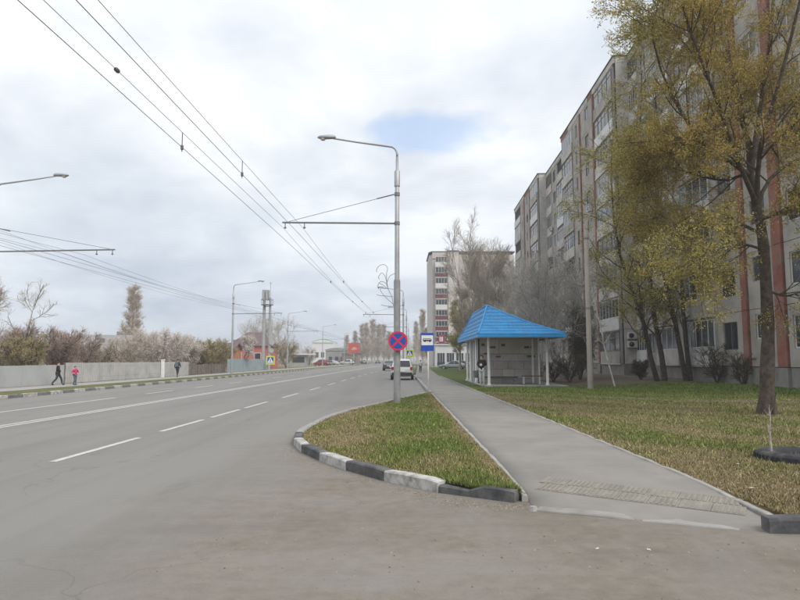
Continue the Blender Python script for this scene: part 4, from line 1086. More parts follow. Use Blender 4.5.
# pedestrian crossing signs
def crossing_sign(label, base, z, s_, face=0.0, h=None, border=True):
    t = thing('crossing_sign', label, 'traffic sign', base, face, 'pedestrian crossing signs')
    mb = MB(); mb.tube([(0, 0, -.05), (0, 0, z+s_*.6)], .035, 10); mb.build('post', STEEL, t, True)
    y = -.04
    mb = MB(); mb.box((-s_*.5, y-.012, z-s_*.5), (s_*.5, y, z+s_*.5)); pl = mb.build('plate', SYEL, t)
    q = s_*.37; mb = MB(); mb.box((-q, y-.016, z-q), (q, y-.0125, z+q)); mb.build('blue_field', SBLUE, pl)
    q = s_*.365; mb = MB(); mb.add([(-q, y-.019, z-q*.85), (q, y-.019, z-q*.85), (0, y-.019, z+q)], [(0, 1, 2)]); mb.build('white_triangle', SWHITE, pl)
    u = s_*.01; mb = MB()
    def quadp(a, b, w):
        a = Vector((a[0]*u, y-.021, z+a[1]*u)); b = Vector((b[0]*u, y-.021, z+b[1]*u)); d = (b-a).normalized(); n = Vector((-d.z, 0, d.x))*w*u
        mb.add([a-n, b-n, b+n, a+n], [(0, 1, 2, 3)])
    mb.disc((0, y-.021, z+12*u), (0, 1, 0), 3.6*u, .001, 12)
    quadp((0, 9), (-1, -6), 3); quadp((-1, -5), (-8, -22), 2); quadp((0, -5), (7, -22), 2); quadp((0, 7), (8, 0), 1.6); quadp((0, 7), (-8, 1), 1.6)
    mb.build('walking_figure', SBLACK, pl)
    return t
p_ = P(270.5, 361, 86); crossing_sign('yellow bordered pedestrian crossing sign below the cell tower', (p_.x, 86, .1), p_.z, 1.15)
p_ = P(407, 354.5, 66); crossing_sign('green bordered pedestrian crossing sign beyond the white car', (1.05, 68.5, .1), 2.15, .85)

# ================================================================== LEFT SIDE: FENCE, HOUSES, TOWER
SHEET = mat('fence_sheet_grey', (0.44, 0.445, 0.45), rough=0.55, var=0.05, scale=1.0, metal=.1, dirt=(0.31, 0.31, 0.30), dirt_scale=.9, dirt_amt=.5)
SHEET2 = mat('fence_sheet_warm', (0.42, 0.415, 0.40), rough=0.6, var=0.08, scale=1.0, dirt=(0.27, 0.255, 0.235), dirt_scale=1.2, dirt_amt=.6)
SHEET3 = mat('fence_sheet_blue', (0.27, 0.325, 0.345), rough=0.6, var=0.08, scale=1.0, dirt=(0.22, 0.24, 0.24), dirt_amt=.5)
def ribbed(w, h, m, ribs, d=.03):
    mb = MB(); vs = []; xs_ = []
    for k in range(ribs):
        a = w*k/ribs; p = w/ribs; xs_ += [(a, 0), (a+p*.45, 0), (a+p*.55, d), (a+p*.9, d)]
    xs_.append((w, 0))
    for z in (0.04, h):
        for x, dy in xs_: vs.append((dy, x, z))
    n = len(xs_); mb.add(vs, [(k, k+1, n+k+1, n+k) for k in range(n-1)]); return mb.mesh('fence_sheet', m)
def fence(label, x0, s0, s1, h, m, ribs, w=2.0):
    t = thing('sheet_fence', label, 'fence', R(x0, s0, .12), RA)
    me = ribbed(w-.01, h, m, ribs) if ribs else MB().box((0, 0, .03), (.03, w-.01, h)).mesh('fence_sheet', m)
    n = int((s1-s0)/w)
    for k in range(n):
        o = link('fence_sheet', me, t, (rnd.uniform(-.012, .012), k*w, rnd.uniform(-.015, .015)))
    po = MB().box((-.09, -.03, 0), (-.03, .03, h-.02)).mesh('post', DSTEEL)
    for k in range(n+1): link('post', po, t, (0, k*w, 0))
    rl = MB().box((-.035, 0, h*.25), (-.004, n*w, h*.25+.04)).box((-.035, 0, h*.8), (-.004, n*w, h*.8+.04)).mesh('rail', DSTEEL); link('rail', rl, t)
    return t
fence('smooth pale grey sheet fence behind the two children', -21.45, 20, 38.1, 1.16, SHEET, 0)
fence('ribbed grey sheet fence between the children and the white post', -21.45, 38.2, 52.3, 1.27, SHEET2, 9)
fence('short ribbed grey sheet fence right of the white post', -21.45, 52.6, 58.7, 1.27, SHEET2, 9)
fence('blue grey sheet fence behind the small blossom tree', -21.3, 70, 88.2, 1.55, SHEET3, 8)
p_ = R(-21.35, 52.45, .1); mb = MB(); mb.bbox((-.12, -.12, 0), (.12, .12, 1.42), .02); wp = thing('fence_post', 'thick white post between two lengths of ribbed fence', 'post', p_)
mb.build('shaft', SWHITE, wp); mb = MB(); mb.bbox((-.16, -.16, 1.421), (.16, .16, 1.48), .03); mb.build('cap', SWHITE, wp)
# wooden fence behind the brown hedge: single planks
pf = thing('plank_fence', 'weathered brown plank fence behind the olive hedge', 'fence', R(-21.5, 58.8, .12), RA)
PLK = [mat('plank_%s' % n, c, rough=.9, var=.25, scale=3) for n, c in (('umber', (.12, .095, .07)), ('dun', (.16, .13, .10)), ('grey', (.18, .165, .145)))]
PM = [MB().box((0, 0, .03), (.03, .155, 1.0)).mesh('plank', m_) for m_ in PLK]
for k in range(66): link('plank', rnd.choice(PM), pf, (rnd.uniform(-.01, .01), k*.168, rnd.uniform(-.04, .04)))
mb = MB(); mb.box((-.06, 0, .35), (-.015, 11.1, .43)); mb.box((-.06, 0, .8), (-.015, 11.1, .88)); mb.build('rail', PLK[0], pf)

def house(name, label, base, w, d, h, rh, wallm, roofm, rz=0.0, hip=False, wins=2, brick=None):
    t = thing(name, label, 'house', base, rz)
    mb = MB(); mb.box((0, 0, 0), (w, d, h)); mb.build('wall', wallm, t)
    o_ = .4
    if hip:
        a = [(-o_, -o_, h), (w+o_, -o_, h), (w+o_, d+o_, h), (-o_, d+o_, h)]; r_ = [(w*.32, d/2, h+rh), (w*.68, d/2, h+rh)]
        vs = a + r_; fs = [(0, 1, 5, 4), (1, 2, 5), (2, 3, 4, 5), (3, 0, 4), (3, 2, 1, 0)]
        mb = MB(); mb.add([(x, y, z+.005) for x, y, z in vs], fs); rf = mb.build('roof', roofm, t)
    else:
        th = .12
        mb = MB()
        mb.add([(-o_, -o_, h-.12), (w+o_, -o_, h-.12), (w+o_, d/2, h+rh), (-o_, d/2, h+rh), (-o_, -o_, h-.12+th), (w+o_, -o_, h-.12+th), (w+o_, d/2, h+rh+th), (-o_, d/2, h+rh+th)], [(0, 3, 2, 1), (4, 5, 6, 7), (0, 1, 5, 4), (1, 2, 6, 5), (3, 0, 4, 7)])
        mb.add([(-o_, d+o_, h-.12), (w+o_, d+o_, h-.12), (w+o_, d/2, h+rh), (-o_, d/2, h+rh), (-o_, d+o_, h-.12+th), (w+o_, d+o_, h-.12+th), (w+o_, d/2, h+rh+th), (-o_, d/2, h+rh+th)], [(0, 1, 2, 3), (7, 6, 5, 4), (4, 5, 1, 0), (5, 6, 2, 1), (7, 4, 0, 3)])
        rf = mb.build('roof', roofm, t)
        mb = MB(); mb.add([(0.02, .02, h), (.02, d-.02, h), (.02, d/2, h+rh-.15), (w-.02, .02, h), (w-.02, d-.02, h), (w-.02, d/2, h+rh-.15)], [(0, 2, 1), (3, 4, 5)]); mb.build('gable', wallm, t)
    mb = MB(); mb.box((w*.7, d*.6, h+rh*.3), (w*.7+.6, d*.6+.6, h+rh+.6)); mb.build('chimney', PLINTH, rf)
    for k in range(wins):
        x = w*(k+.5)/wins - .6; mb = MB(); mb.box((x, -.05, h*.35), (x+1.2, -.004, h*.35+1.4)); wn = mb.build('window', FRW, t)
        mb = MB(); mb.box((x+.1, -.06, h*.35+.1), (x+1.1, -.052, h*.35+1.3)); mb.build('pane', GLASS, wn)
    return t
BRICKR = mat('house_brick', (0.30, 0.10, 0.075), rough=.9, var=.2, scale=2, dirt=(.23, .11, .09), dirt_amt=.5)
PINKW = mat('house_pink', (0.46, 0.15, 0.13), rough=.9, var=.1, scale=2)
ROOFM = mat('roof_maroon', (0.115, 0.075, 0.075), rough=.6, var=.15, scale=1)
ROOFG = mat('roof_slate', (0.24, 0.235, 0.235), rough=.8, var=.15, scale=1)
WPALE = mat('house_pale', (0.48, 0.46, 0.43), rough=.9, var=.1, scale=1)
house('brick_house', 'brick house with dark maroon hip roof behind the small blossom tree', (-30.6, 112, 0), 7.0, 8, 4.0, 2.6, PINKW, ROOFM, -.03, True, 2)
house('small_house', 'pale cottage with grey gable roof glimpsed among bare shrubs', (-40.5, 78, 0), 6, 7, 2.7, 2.0, WPALE, ROOFG, .3, False, 1)
house('small_house', 'low pale shed with white wall showing behind the red brown shrubs', (-34.0, 62, 0), 4.2, 4, 2.4, .8, WPALE, ROOFG, .1, False, 1)
house('small_house', 'orange brick outbuilding left of the brick house', (-29.6, 100, 0), 3.0, 4, 3.2, 1.0, mat('house_orange', (.40, .17, .08), rough=.9, var=.15), ROOFM, -.05, False, 1)
# cell tower: two tubular masts with platforms, antennas
tw = thing('cell_tower', 'grey twin mast cell tower with antennas beside the brick house', 'tower', (-20.15, 95, 0))
mb = MB(); mb.lathe([(.28, 0), (.24, 7), (.2, 12.2)], (-.55, 0, 0), sides=14); mb.build('mast', STEEL, tw, True)
mb = MB(); mb.lathe([(.24, 0), (.2, 7), (.16, 11.0)], (.35, 0, 0), sides=14); mb.build('mast', STEEL, tw, True)
for z in (5.5, 7.6, 9.6): mb = MB(); mb.box((-.6, -.06, z), (.4, .06, z+.1)); mb.build('tie', STEEL, tw)
mb = MB(); mb.disc((-.1, 0, 9.9), (0, 0, 1), .95, .08, 18); mb.build('platform', DSTEEL, tw)
mb = MB(); mb.tube([(-.1+.93*math.cos(a), .93*math.sin(a), 10.7) for a in np.linspace(0, 2*PI, 15)[:-1]], .03, 6, closed=True)
for a in np.linspace(0, 2*PI, 8)[:-1]: mb.tube([(-.1+.93*math.cos(a), .93*math.sin(a), 9.94), (-.1+.93*math.cos(a), .93*math.sin(a), 10.7)], .025, 5)
mb.build('railing', DSTEEL, tw)
for a in (0.4, 2.4, 4.4, 5.4):
    x, y = -.45+.5*math.cos(a), .5*math.sin(a); mb = MB(); mb.bbox((x-.16, y-.09, 10.6), (x+.16, y+.09, 12.2), .03); mb.build('antenna', STEEL, tw)
mb = MB(); mb.tube([(.35, 0, 11), (.35, 0, 13.4)], .03, 6); mb.tube([(.1, 0, 13.2), (.6, 0, 13.2)], .02, 5); mb.build('lightning_rod', DSTEEL, tw)
mb = MB(); mb.disc((.75, -.2, 4.2), (0.3, -1, 0), .42, .12, 18); mb.disc((.7, -.2, 2.95), (.3, -1, 0), .36, .1, 18); mb.build('dish', STEEL, tw)

# white hall with green roof, concrete works, billboard, far houses
def hall(name, label, cx_px, y, w, h, rh, wm, rm, d=14):
    x = (cx_px-400)/F*y
    t = thing(name, label, 'building', (x-w/2, y, 0))
    mb = MB(); mb.box((0, 0, 0), (w, d, h)); mb.build('wall', wm, t)
    n = 8; vs = [(-.2 + (w+.4)*k/n, -.3, h + .05 + rh*math.sin(PI*k/n)) for k in range(n+1)] + [(-.2 + (w+.4)*k/n, d+.3, h + .05 + rh*math.sin(PI*k/n)) for k in range(n+1)]
    vs += [(v[0], v[1], v[2]+.25) for v in vs]; q = 2*(n+1); m1 = n+1
    fs = [(q+k, q+k+1, q+m1+k+1, q+m1+k) for k in range(n)] + [(k, k+1, q+k+1, q+k) for k in range(n)] + [(m1+k+1, m1+k, q+m1+k, q+m1+k+1) for k in range(n)]
    mb = MB(); mb.add(vs, fs); mb.build('roof', rm, t)
    mb = MB(); mb.add(vs[:m1], [tuple(range(m1-1, -1, -1))]); mb.build('gable', wm, t)
    for k in range(3):
        mb = MB(); mb.box((w*(.15+.27*k), -.08, h*.3), (w*(.15+.27*k)+w*.15, -.004, h*.55)); mb.build('window', GLASS, t)
    return t
GRN = mat('roof_green', (0.20, 0.42, 0.17), rough=.6, var=.1, scale=.3)
hall('sports_hall', 'white hall with curved green roof far down the left side', 323, 240, 8, 8.0, 1.1, mat('hall_white', (.68, .69, .69), rough=.7, var=.05), GRN)
hall('warehouse', 'second pale hall with green roof behind the red billboard', 351, 300, 10, 7.0, 1.2, MATS['hall_white'], GRN)
hall('grey_works', 'low grey concrete building left of the red billboard', 337, 210, 7.5, 4.6, .6, mat('works_grey', (.27, .265, .26), rough=.9, var=.15, scale=.4), ROOFG)
hall('brown_store', 'small brown flat building below the billboard', 350, 200, 5, 3.2, .3, mat('store_brown', (.22, .17, .14), rough=.9, var=.15, scale=.4), ROOFD)
bb = thing('billboard', 'red billboard on a steel post down the left side', 'billboard', ((354-400)/F*190, 190, 0))
mb = MB(); mb.tube([(0, 0, 0), (0, 0, 4)], .15, 10); mb.build('post', STEEL, bb)
mb = MB(); mb.box((-1.7, -.15, 3.6), (1.7, .15, 6.6)); pn = mb.build('panel', mat('billboard_red', (.50, .075, .055), rough=.5, var=.15, scale=.5), bb)
mb = MB(); mb.box((-1.75, -.17, 3.45), (1.75, .17, 3.595)); mb.build('frame', DSTEEL, pn)
mb = MB(); mb.prism([(-.9, 4.6), (.2, 4.4), (1.1, 4.9), (.3, 5.4), (-.4, 5.2)], .152, .16); mb.v = [(v[0], -v[2], v[1]) for v in mb.v]; mb.build('picture', mat('billboard_pale', (.6, .3, .25), rough=.5, var=.2), pn)
# roadside stop on the far left and its kiosk
ks = thing('roadside_kiosk', 'pale roadside kiosk with flat canopy right of the cell tower', 'kiosk', (-22.3, 128, 0))
mb = MB(); mb.box((0, 0, 0), (3.2, 2.5, 2.5)); mb.build('wall', mat('kiosk_pale', (.36, .38, .38), rough=.7, var=.1), ks)
mb = MB(); mb.box((-.3, -.6, 2.55), (4.8, 2.8, 2.8)); mb.build('canopy', WHITE, ks)
mb = MB(); mb.box((.4, -.05, 1.0), (2.8, -.004, 2.1)); mb.build('window', GLASS, ks)
for x in (3.6, 4.6): mb = MB(); mb.tube([(x, -.4, 0), (x, -.4, 2.549)], .06, 8); mb.build('post', STEEL, ks)

# ================================================================== TREES
UPV = np.array([0, 0, 1.0])
def nrmv(a): return a / np.maximum(np.linalg.norm(a, axis=-1, keepdims=True), 1e-9)
def spawn(g, pts, rad, n, t0, t1, ang, length, K=4, up=0.1, wob=0.15, ratio=0.6, fall=0.5, tip=0.25, rmin=0.003, flat=0.0, bias=None):
    """n side shoots on every parent branch; all arrays"""
    N, Kp, _ = pts.shape
    i = np.repeat(np.arange(N), n); M = len(i)
    t = g.uniform(t0, t1, M); f = t*(Kp-1); k = np.minimum(f.astype(int), Kp-2); w = (f-k)[:, None]
    a, b = pts[i, k], pts[i, k+1]
    pos = a*(1-w) + b*w; T = nrmv(b-a)
    r0 = (rad[i, k]*(1-w[:, 0]) + rad[i, k+1]*w[:, 0]) * ratio
    rv = g.normal(size=(M, 3)); perp = nrmv(rv - T*(rv*T).sum(-1, keepdims=True))
    th = np.radians(g.uniform(ang[0], ang[1], M))[:, None]
    d = nrmv(T*np.cos(th) + perp*np.sin(th))
    if bias is not None: d = nrmv(d + np.array(bias))
    if flat: d[:, 2] *= (1-flat); d = nrmv(d)
    L = length*(1-fall*t)*g.uniform(0.55, 1.25, M)
    P_ = [pos]; step = (L/(K-1))[:, None]
    for _ in range(K-1):
        P_.append(P_[-1] + d*step)
        d = nrmv(d + UPV*up + g.normal(size=(M, 3))*wob)
    pp = np.stack(P_, 1)
    s_ = np.linspace(1, tip, K)[None, :]
    return pp, np.maximum(r0[:, None]*s_, rmin)
def tubes(pts, rad, sides):
    N, K, _ = pts.shape
    T = np.empty_like(pts); T[:, 1:-1] = pts[:, 2:]-pts[:, :-2]; T[:, 0] = pts[:, 1]-pts[:, 0]; T[:, -1] = pts[:, -1]-pts[:, -2]
    T = nrmv(T)
    ref = np.where(np.abs(T[:, :1, 2:3]) > .9, np.array([1., 0, 0]), np.array([0, 0, 1.]))
    A = nrmv(np.cross(T, np.broadcast_to(ref, T.shape))); B = np.cross(T, A)
    an = np.arange(sides)*2*PI/sides
    V = pts[:, :, None] + rad[:, :, None, None]*(A[:, :, None]*np.cos(an)[None, None, :, None] + B[:, :, None]*np.sin(an)[None, None, :, None])
    base = (np.arange(N)*K*sides)[:, None, None]
    kk = (np.arange(K-1)*sides)[None, :, None]; s0 = np.arange(sides)[None, None, :]; s1 = (np.arange(sides)+1)[None, None, :] % sides
    Fq = np.stack([base+kk+s0, base+kk+s1, base+kk+sides+s1, base+kk+sides+s0], -1).reshape(-1)
    return V.reshape(-1, 3), Fq
def tube_obj(name, sets, m, parent, sides, smooth=True):
    vs, fs, o = [], [], 0
    for (p, r), sd in zip(sets, sides):
        v, f = tubes(p, r, sd); vs.append(v); fs.append(f+o); o += len(v)
    return link(name, np_mesh(name, np.concatenate(vs), np.concatenate(fs), 4, m, smooth), parent)
def leaves_mesh(g, pts, per, size, spread, m, name='foliage', droop=0.0, asp=0.6):
    """leaf sized folded diamonds round the points of the given twigs"""
    N, K, _ = pts.shape
    i = np.repeat(np.arange(N), per); M = len(i)
    t = g.uniform(0.1, 1, M)*(K-1); k = np.minimum(t.astype(int), K-2); w = (t-k)[:, None]
    c = pts[i, k]*(1-w) + pts[i, k+1]*w + g.normal(size=(M, 3))*spread
    a = nrmv(g.normal(size=(M, 3)) - UPV*droop); b = g.normal(size=(M, 3)); b = nrmv(b - a*(a*b).sum(-1, keepdims=True)); n = np.cross(a, b)
    s_ = (size*g.uniform(.55, 1.3, M))[:, None]
    V = np.stack([c-a*s_, c+b*s_*asp+n*s_*.2, c+a*s_, c-b*s_*asp+n*s_*.2], 1).reshape(-1, 3)
    return np_mesh(name, V, np.arange(4*M), 4, m)
def stems_from(g, base, H, n, spread, K=7, r=0.12, wob=.05, lean=(0, 0)):
    S_, R_ = [], []
    for i in range(n):
        a = 2*PI*i/max(n, 1) + g.uniform(-.5, .5); d = np.array([math.cos(a)*spread*(n > 1)+lean[0], math.sin(a)*spread*(n > 1)+lean[1], 1.0]); d /= np.linalg.norm(d)
        p = np.array(base, float) + (np.array([math.cos(a), math.sin(a), 0])*r*.7*(n > 1)); L = [p]; h = H*g.uniform(.8, 1.05) if n > 1 else H
        for k in range(K-1):
            L.append(L[-1] + d*h/(K-1)); d = nrmv(d + g.normal(size=3)*wob*np.array([1, 1, .3]) + UPV*.05)
        S_.append(L); R_.append(np.linspace(r, r*.12, K)*(g.uniform(.7, 1.1) if n > 1 else 1))
    p = np.array(S_); rr = np.array(R_); rr[:, 0] *= 1.25
    return p, rr
def bare_tree(name, label, base, H, seed, kind='spread', bark=BARKG, twig=TWIGG, group=None, dens=1.0, leaf=None, stems=None, cat='tree', lean=(0, 0), wide=1.0):
    g = np.random.default_rng(seed)
    t = thing(name, label, cat, (base[0], base[1], base[2]), 0, group)
    rt = H*.011 + .03
    D = lambda k: max(2, int(round(k*dens)))
    if stems is not None: s0 = stems
    elif kind == 'spread': s0 = stems_from(g, (0, 0, 0), H*.8, 1, 0, r=rt*1.2, wob=.07, lean=lean)
    elif kind == 'multi': s0 = stems_from(g, (0, 0, 0), H*.85, 5, .33*wide, r=rt*.7, wob=.09)
    elif kind == 'upright': s0 = stems_from(g, (0, 0, 0), H*.95, 5, .15*wide, r=rt*.6, wob=.04)
    elif kind == 'shrub': s0 = stems_from(g, (0, 0, 0), H*.8, 9, .45*wide, r=.035, wob=.12)
    else: s0 = stems_from(g, (0, 0, 0), H*.97, 1, 0, r=rt, wob=.02)
    if kind == 'column':
        b1 = spawn(g, *s0, D(85), .06, .98, (14, 28), H*.33, 5, up=.12, wob=.05, ratio=.45, fall=.93, rmin=.012)
        b2 = spawn(g, *b1, D(10), .1, 1, (14, 40), H*.095, 4, up=.15, wob=.08, ratio=.55, rmin=.02)
        b3 = spawn(g, *b2, D(6), .2, 1, (15, 50), H*.055, 3, up=.1, wob=.12, ratio=.6, rmin=.016)
    elif kind == 'upright':
        b1 = spawn(g, *s0, D(16), .15, .97, (18, 42), H*.26*wide, 5, up=.10, wob=.07, ratio=.5, fall=.45, rmin=.024)
        b2 = spawn(g, *b1, D(10), .12, 1, (15, 45), H*.12, 4, up=.08, wob=.10, ratio=.5, rmin=.014)
        b3 = spawn(g, *b2, D(6), .12, 1, (18, 55), H*.06, 3, up=.0, wob=.12, ratio=.6, rmin=.008)
    elif kind == 'oval':
        b1 = spawn(g, *s0, D(50), .15, .97, (28, 55), H*.26*wide, 6, up=.10, wob=.08, ratio=.42, fall=.65, rmin=.014)
        b2 = spawn(g, *b1, D(14), .15, 1, (20, 55), H*.115, 4, up=.05, wob=.12, ratio=.55, rmin=.011)
        b3 = spawn(g, *b2, D(12), .15, 1, (20, 60), H*.06, 3, up=-.03, wob=.14, ratio=.6, rmin=.009)
    elif kind == 'shrub':
        b1 = spawn(g, *s0, D(12), .12, 1, (20, 55), H*.34*wide, 5, up=.10, wob=.12, ratio=.6, rmin=.015)
        b2 = spawn(g, *b1, D(9), .1, 1, (20, 60), H*.18, 4, up=.06, wob=.15, ratio=.6, rmin=.008)
        b3 = spawn(g, *b2, D(5), .1, 1, (20, 65), H*.10, 3, up=.05, wob=.15, ratio=.6, rmin=.0065)
    else:
        b1 = spawn(g, *s0, D(12 if kind == 'spread' else 9), .25, .97, (35, 65), H*.42*wide, 7, up=.10, wob=.12, ratio=.55, fall=.5, rmin=.026)
        b2 = spawn(g, *b1, D(11), .15, 1, (25, 60), H*.19, 5, up=.08, wob=.14, ratio=.6, rmin=.014)
        b3 = spawn(g, *b2, D(9), .15, 1, (25, 65), H*.10, 3, up=.06, wob=.15, ratio=.55, rmin=.007)
    tr = tube_obj('trunk', [s0], bark, t, [9])
    tube_obj('limbs', [b1, b2], bark if kind != 'column' else twig, t, [5, 3])
    cr = tube_obj('crown', [b3], twig, t, [3], False)
    if leaf: link('foliage' if 'blossom' not in leaf[3].name else 'blossom', leaves_mesh(g, b3[0], leaf[0], leaf[1], leaf[2], leaf[3]), t)
    return t

# ---- the big tree on the lawn, limb by limb
LEAF1 = leaf_mat('leaf_olive_yellow', (.31, .25, .07), (.46, .39, .115), (.58, .52, .19), .5)
LEAF2 = leaf_mat('leaf_yellow_green', (.30, .27, .06), (.44, .40, .10), (.56, .50, .17), .5)
LEAF3 = leaf_mat('leaf_dark_green', (.03, .045, .015), (.05, .07, .02), (.08, .10, .03), .2)
def limb(px, y0, y1, r0, r1, K=9, yb=None):
    q = catmull([Vector((a, b, 0)) for a, b in px], 6); n = len(q); L = []
    for k in range(K):
        f = k/(K-1)*(n-1); i = min(int(f), n-2); c = q[i].lerp(q[i+1], f-i); L.append(P(c.x, c.y, y0+(y1-y0)*k/(K-1)))
    return np.array([list(v) for v in L]), np.linspace(r0, r1, K)
TB = Vector((9.94, 17.2, .12))
g = np.random.default_rng(12)
bt = thing('budding_tree', 'large dark trunked tree with sparse yellow green spring leaves on the lawn', 'tree', TB)
org = np.array(list(TB))
tr_p, tr_r = limb([(767, 420), (767, 395), (767.5, 360), (768, 330), (766, 285), (763, 240), (757, 205), (750, 174)], 17.2, 17.0, .205, .105, 14)
tr_r[0] *= 1.5; tr_r[1] *= 1.18; tr_r *= 1 + .05*np.sin(np.arange(14)*2.3)
LB = [limb([(750, 176), (730, 161), (705, 147), (685, 118), (668, 88), (655, 50), (648, 8)], 17.0, 15.6, .07, .015),
      limb([(751, 178), (753, 152), (741, 122), (734, 88), (728, 40), (716, -30)], 17.0, 17.8, .075, .015),
      limb([(752, 160), (775, 143), (796, 133), (822, 96), (840, 40), (850, -30)], 17.0, 18.4, .06, .015),
      limb([(758, 208), (766, 184), (786, 165), (818, 148), (850, 110), (880, 70)], 17.0, 17.0, .06, .015),
      limb([(750, 178), (757, 130), (764, 85), (772, 20), (776, -60), (775, -130)], 17.0, 17.4, .085, .02),
      limb([(757, 205), (738, 160), (715, 95), (690, 30), (670, -40)], 17.0, 13.8, .075, .018),
      limb([(757, 205), (760, 150), (780, 80), (800, 0), (815, -80)], 17.0, 14.5, .075, .018),
      limb([(764, 250), (742, 244), (722, 248), (703, 258), (690, 262)], 17.1, 15.8, .04, .010),
      limb([(767, 290), (785, 296), (805, 290), (828, 276)], 17.1, 16.3, .035, .010),
      limb([(762, 235), (735, 222), (706, 224), (680, 236), (655, 232)], 17.1, 18.6, .05, .012),
      limb([(760, 220), (782, 212), (806, 205), (835, 190)], 17.0, 15.5, .05, .012),
      limb([(752, 170), (728, 180), (700, 176), (672, 168), (648, 172)], 17.0, 19.2, .05, .012),
      limb([(716, 98), (702, 70), (688, 48), (676, 34), (668, 28)], 15.6, 15.6, .022, .006),
      limb([(700, 146), (685, 138), (672, 138), (660, 144), (650, 152)], 16.6, 17.5, .026, .007),
      limb([(750, 176), (745, 120), (730, 60), (712, 10), (690, -30)], 17.0, 19.5, .07, .018)]
L0 = (np.stack([l[0] for l in LB]) - org, np.stack([l[1] for l in LB]))
b1 = spawn(g, *L0, 16, .15, 1, (25, 60), 2.2, 6, up=.05, wob=.13, ratio=.5, fall=.35, rmin=.008)
b2 = spawn(g, *b1, 10, .15, 1, (25, 65), 1.0, 5, up=-.02, wob=.15, ratio=.55, rmin=.005)
b3 = spawn(g, *b2, 6, .15, 1, (25, 70), .5, 3, up=-.16, wob=.15, ratio=.6, rmin=.003)
tube_obj('trunk', [(tr_p[None]-org, tr_r[None])], BARK, bt, [16])
tube_obj('limbs', [L0, b1], BARK, bt, [8, 5])
tube_obj('crown', [b2, b3], TWIG, bt, [4, 3], False)
cl = nrmv(b3[0][:, -1] - b3[0][:, 0])
link('foliage', leaves_mesh(g, b3[0], 8, .028, .045, LEAF1, droop=.5), bt)
hi = b3[0][(b3[0][:, 0, 2] > 5.2) & (b3[0][:, 0, 0] > -3.2)]
link('flower_tassels', leaves_mesh(g, hi, 9, .025, .05, leaf_mat('tassel_orange_brown', (.26, .15, .045), (.37, .225, .07), (.46, .32, .11), .4), droop=1.2, asp=.4), bt)
# pale thin shoot and stick by its foot
mb = MB(); mb.tube(limb([(774, 414), (774.5, 404), (776, 392)], 16.9, 16.9, .02, .012, 4)[0], .015, 6)
tag(mb.build('stake', BARK), 'short dark stake standing right of the big tree\'s trunk', 'stake')

# ---- multi-stemmed trees against the flats
def pix_tree(name, label, base, limbs, seed, lf, dens=1.0, tw=TWIG):
    g = np.random.default_rng(seed); o = np.array(base)
    t = thing(name, label, 'tree', base, 0, 'leaning trees before the flats')
    L = (np.stack([l[0] for l in limbs]) - o, np.stack([l[1] for l in limbs]))
    b1 = spawn(g, *L, int(34*dens), .25, 1, (25, 60), 4.2, 6, up=.06, wob=.13, ratio=.42, fall=.35, rmin=.014)
    b2 = spawn(g, *b1, 10, .15, 1, (25, 60), 1.8, 4, up=0, wob=.15, ratio=.5, rmin=.008)
    b3 = spawn(g, *b2, 8, .15, 1, (25, 70), .8, 3, up=-.05, wob=.15, ratio=.6, rmin=.005)
    tube_obj('trunk', [L], BARK, t, [9]); tube_obj('limbs', [b1, b2], BARK, t, [5, 3]); tube_obj('crown', [b3], tw, t, [3], False)
    link('foliage', leaves_mesh(g, b3[0], lf[0], lf[1], lf[2], lf[3], droop=.3), t)
    return t
Yb = 37.5
x1_, x2_ = P(662, 386, Yb).x, P(689, 386, Yb).x
pix_tree('leaning_tree', 'twin stemmed leaning tree with yellow green leaves left before the flats', (x1_, Yb, .3),
         [limb([(661, 387), (654, 372), (644, 325), (633, 292), (620, 255), (612, 200), (612, 140)], Yb, Yb-3, .17, .03, 10), limb([(664, 387), (664, 370), (655, 321), (649, 273), (645, 220), (640, 150), (642, 70)], Yb, Yb, .19, .03, 10)], 31, (6, .052, .10, LEAF2), .74)
pix_tree('leaning_tree', 'twin stemmed leaning tree with olive leaves behind the big tree', (x2_, Yb, .3),
         [limb([(688, 387), (684, 370), (675, 321), (661, 262), (655, 220), (660, 160), (655, 90)], Yb, Yb-2, .17, .03, 10), limb([(691, 387), (688, 360), (683, 310), (682, 255), (690, 190), (700, 130), (705, 60)], Yb, Yb+.5, .17, .03, 10)], 32, (5, .052, .10, LEAF1), .62)
# white-barked leaning birch sapling
bp_ = P(615.5, 389, 33.0); g = np.random.default_rng(5)
bs_t = thing('birch_sapling', 'thin white barked leaning birch sapling right of the concrete pole', 'tree', (bp_.x, 33.0, .15))
l_ = limb([(615.5, 389), (611, 372), (605, 350), (602, 332), (597, 312), (593, 293), (589, 276)], 33, 33, .05, .012, 9)
st_ = (l_[0][None]-np.array([bp_.x, 33.0, .15]), l_[1][None])
tube_obj('trunk', [st_], mat('birch_bark', (.55, .54, .51), rough=.8, var=.15, scale=4, dirt=(.15, .14, .13), dirt_scale=6, dirt_amt=.6), bs_t, [7])
k1 = spawn(g, *st_, 9, .35, 1, (25, 60), 1.5, 5, up=.08, wob=.12, ratio=.5, rmin=.006); k2 = spawn(g, *k1, 5, .2, 1, (25, 60), .6, 4, up=.05, wob=.15, ratio=.6, rmin=.004)
tube_obj('crown', [k1, k2], TWIGG, bs_t, [4, 3], False)
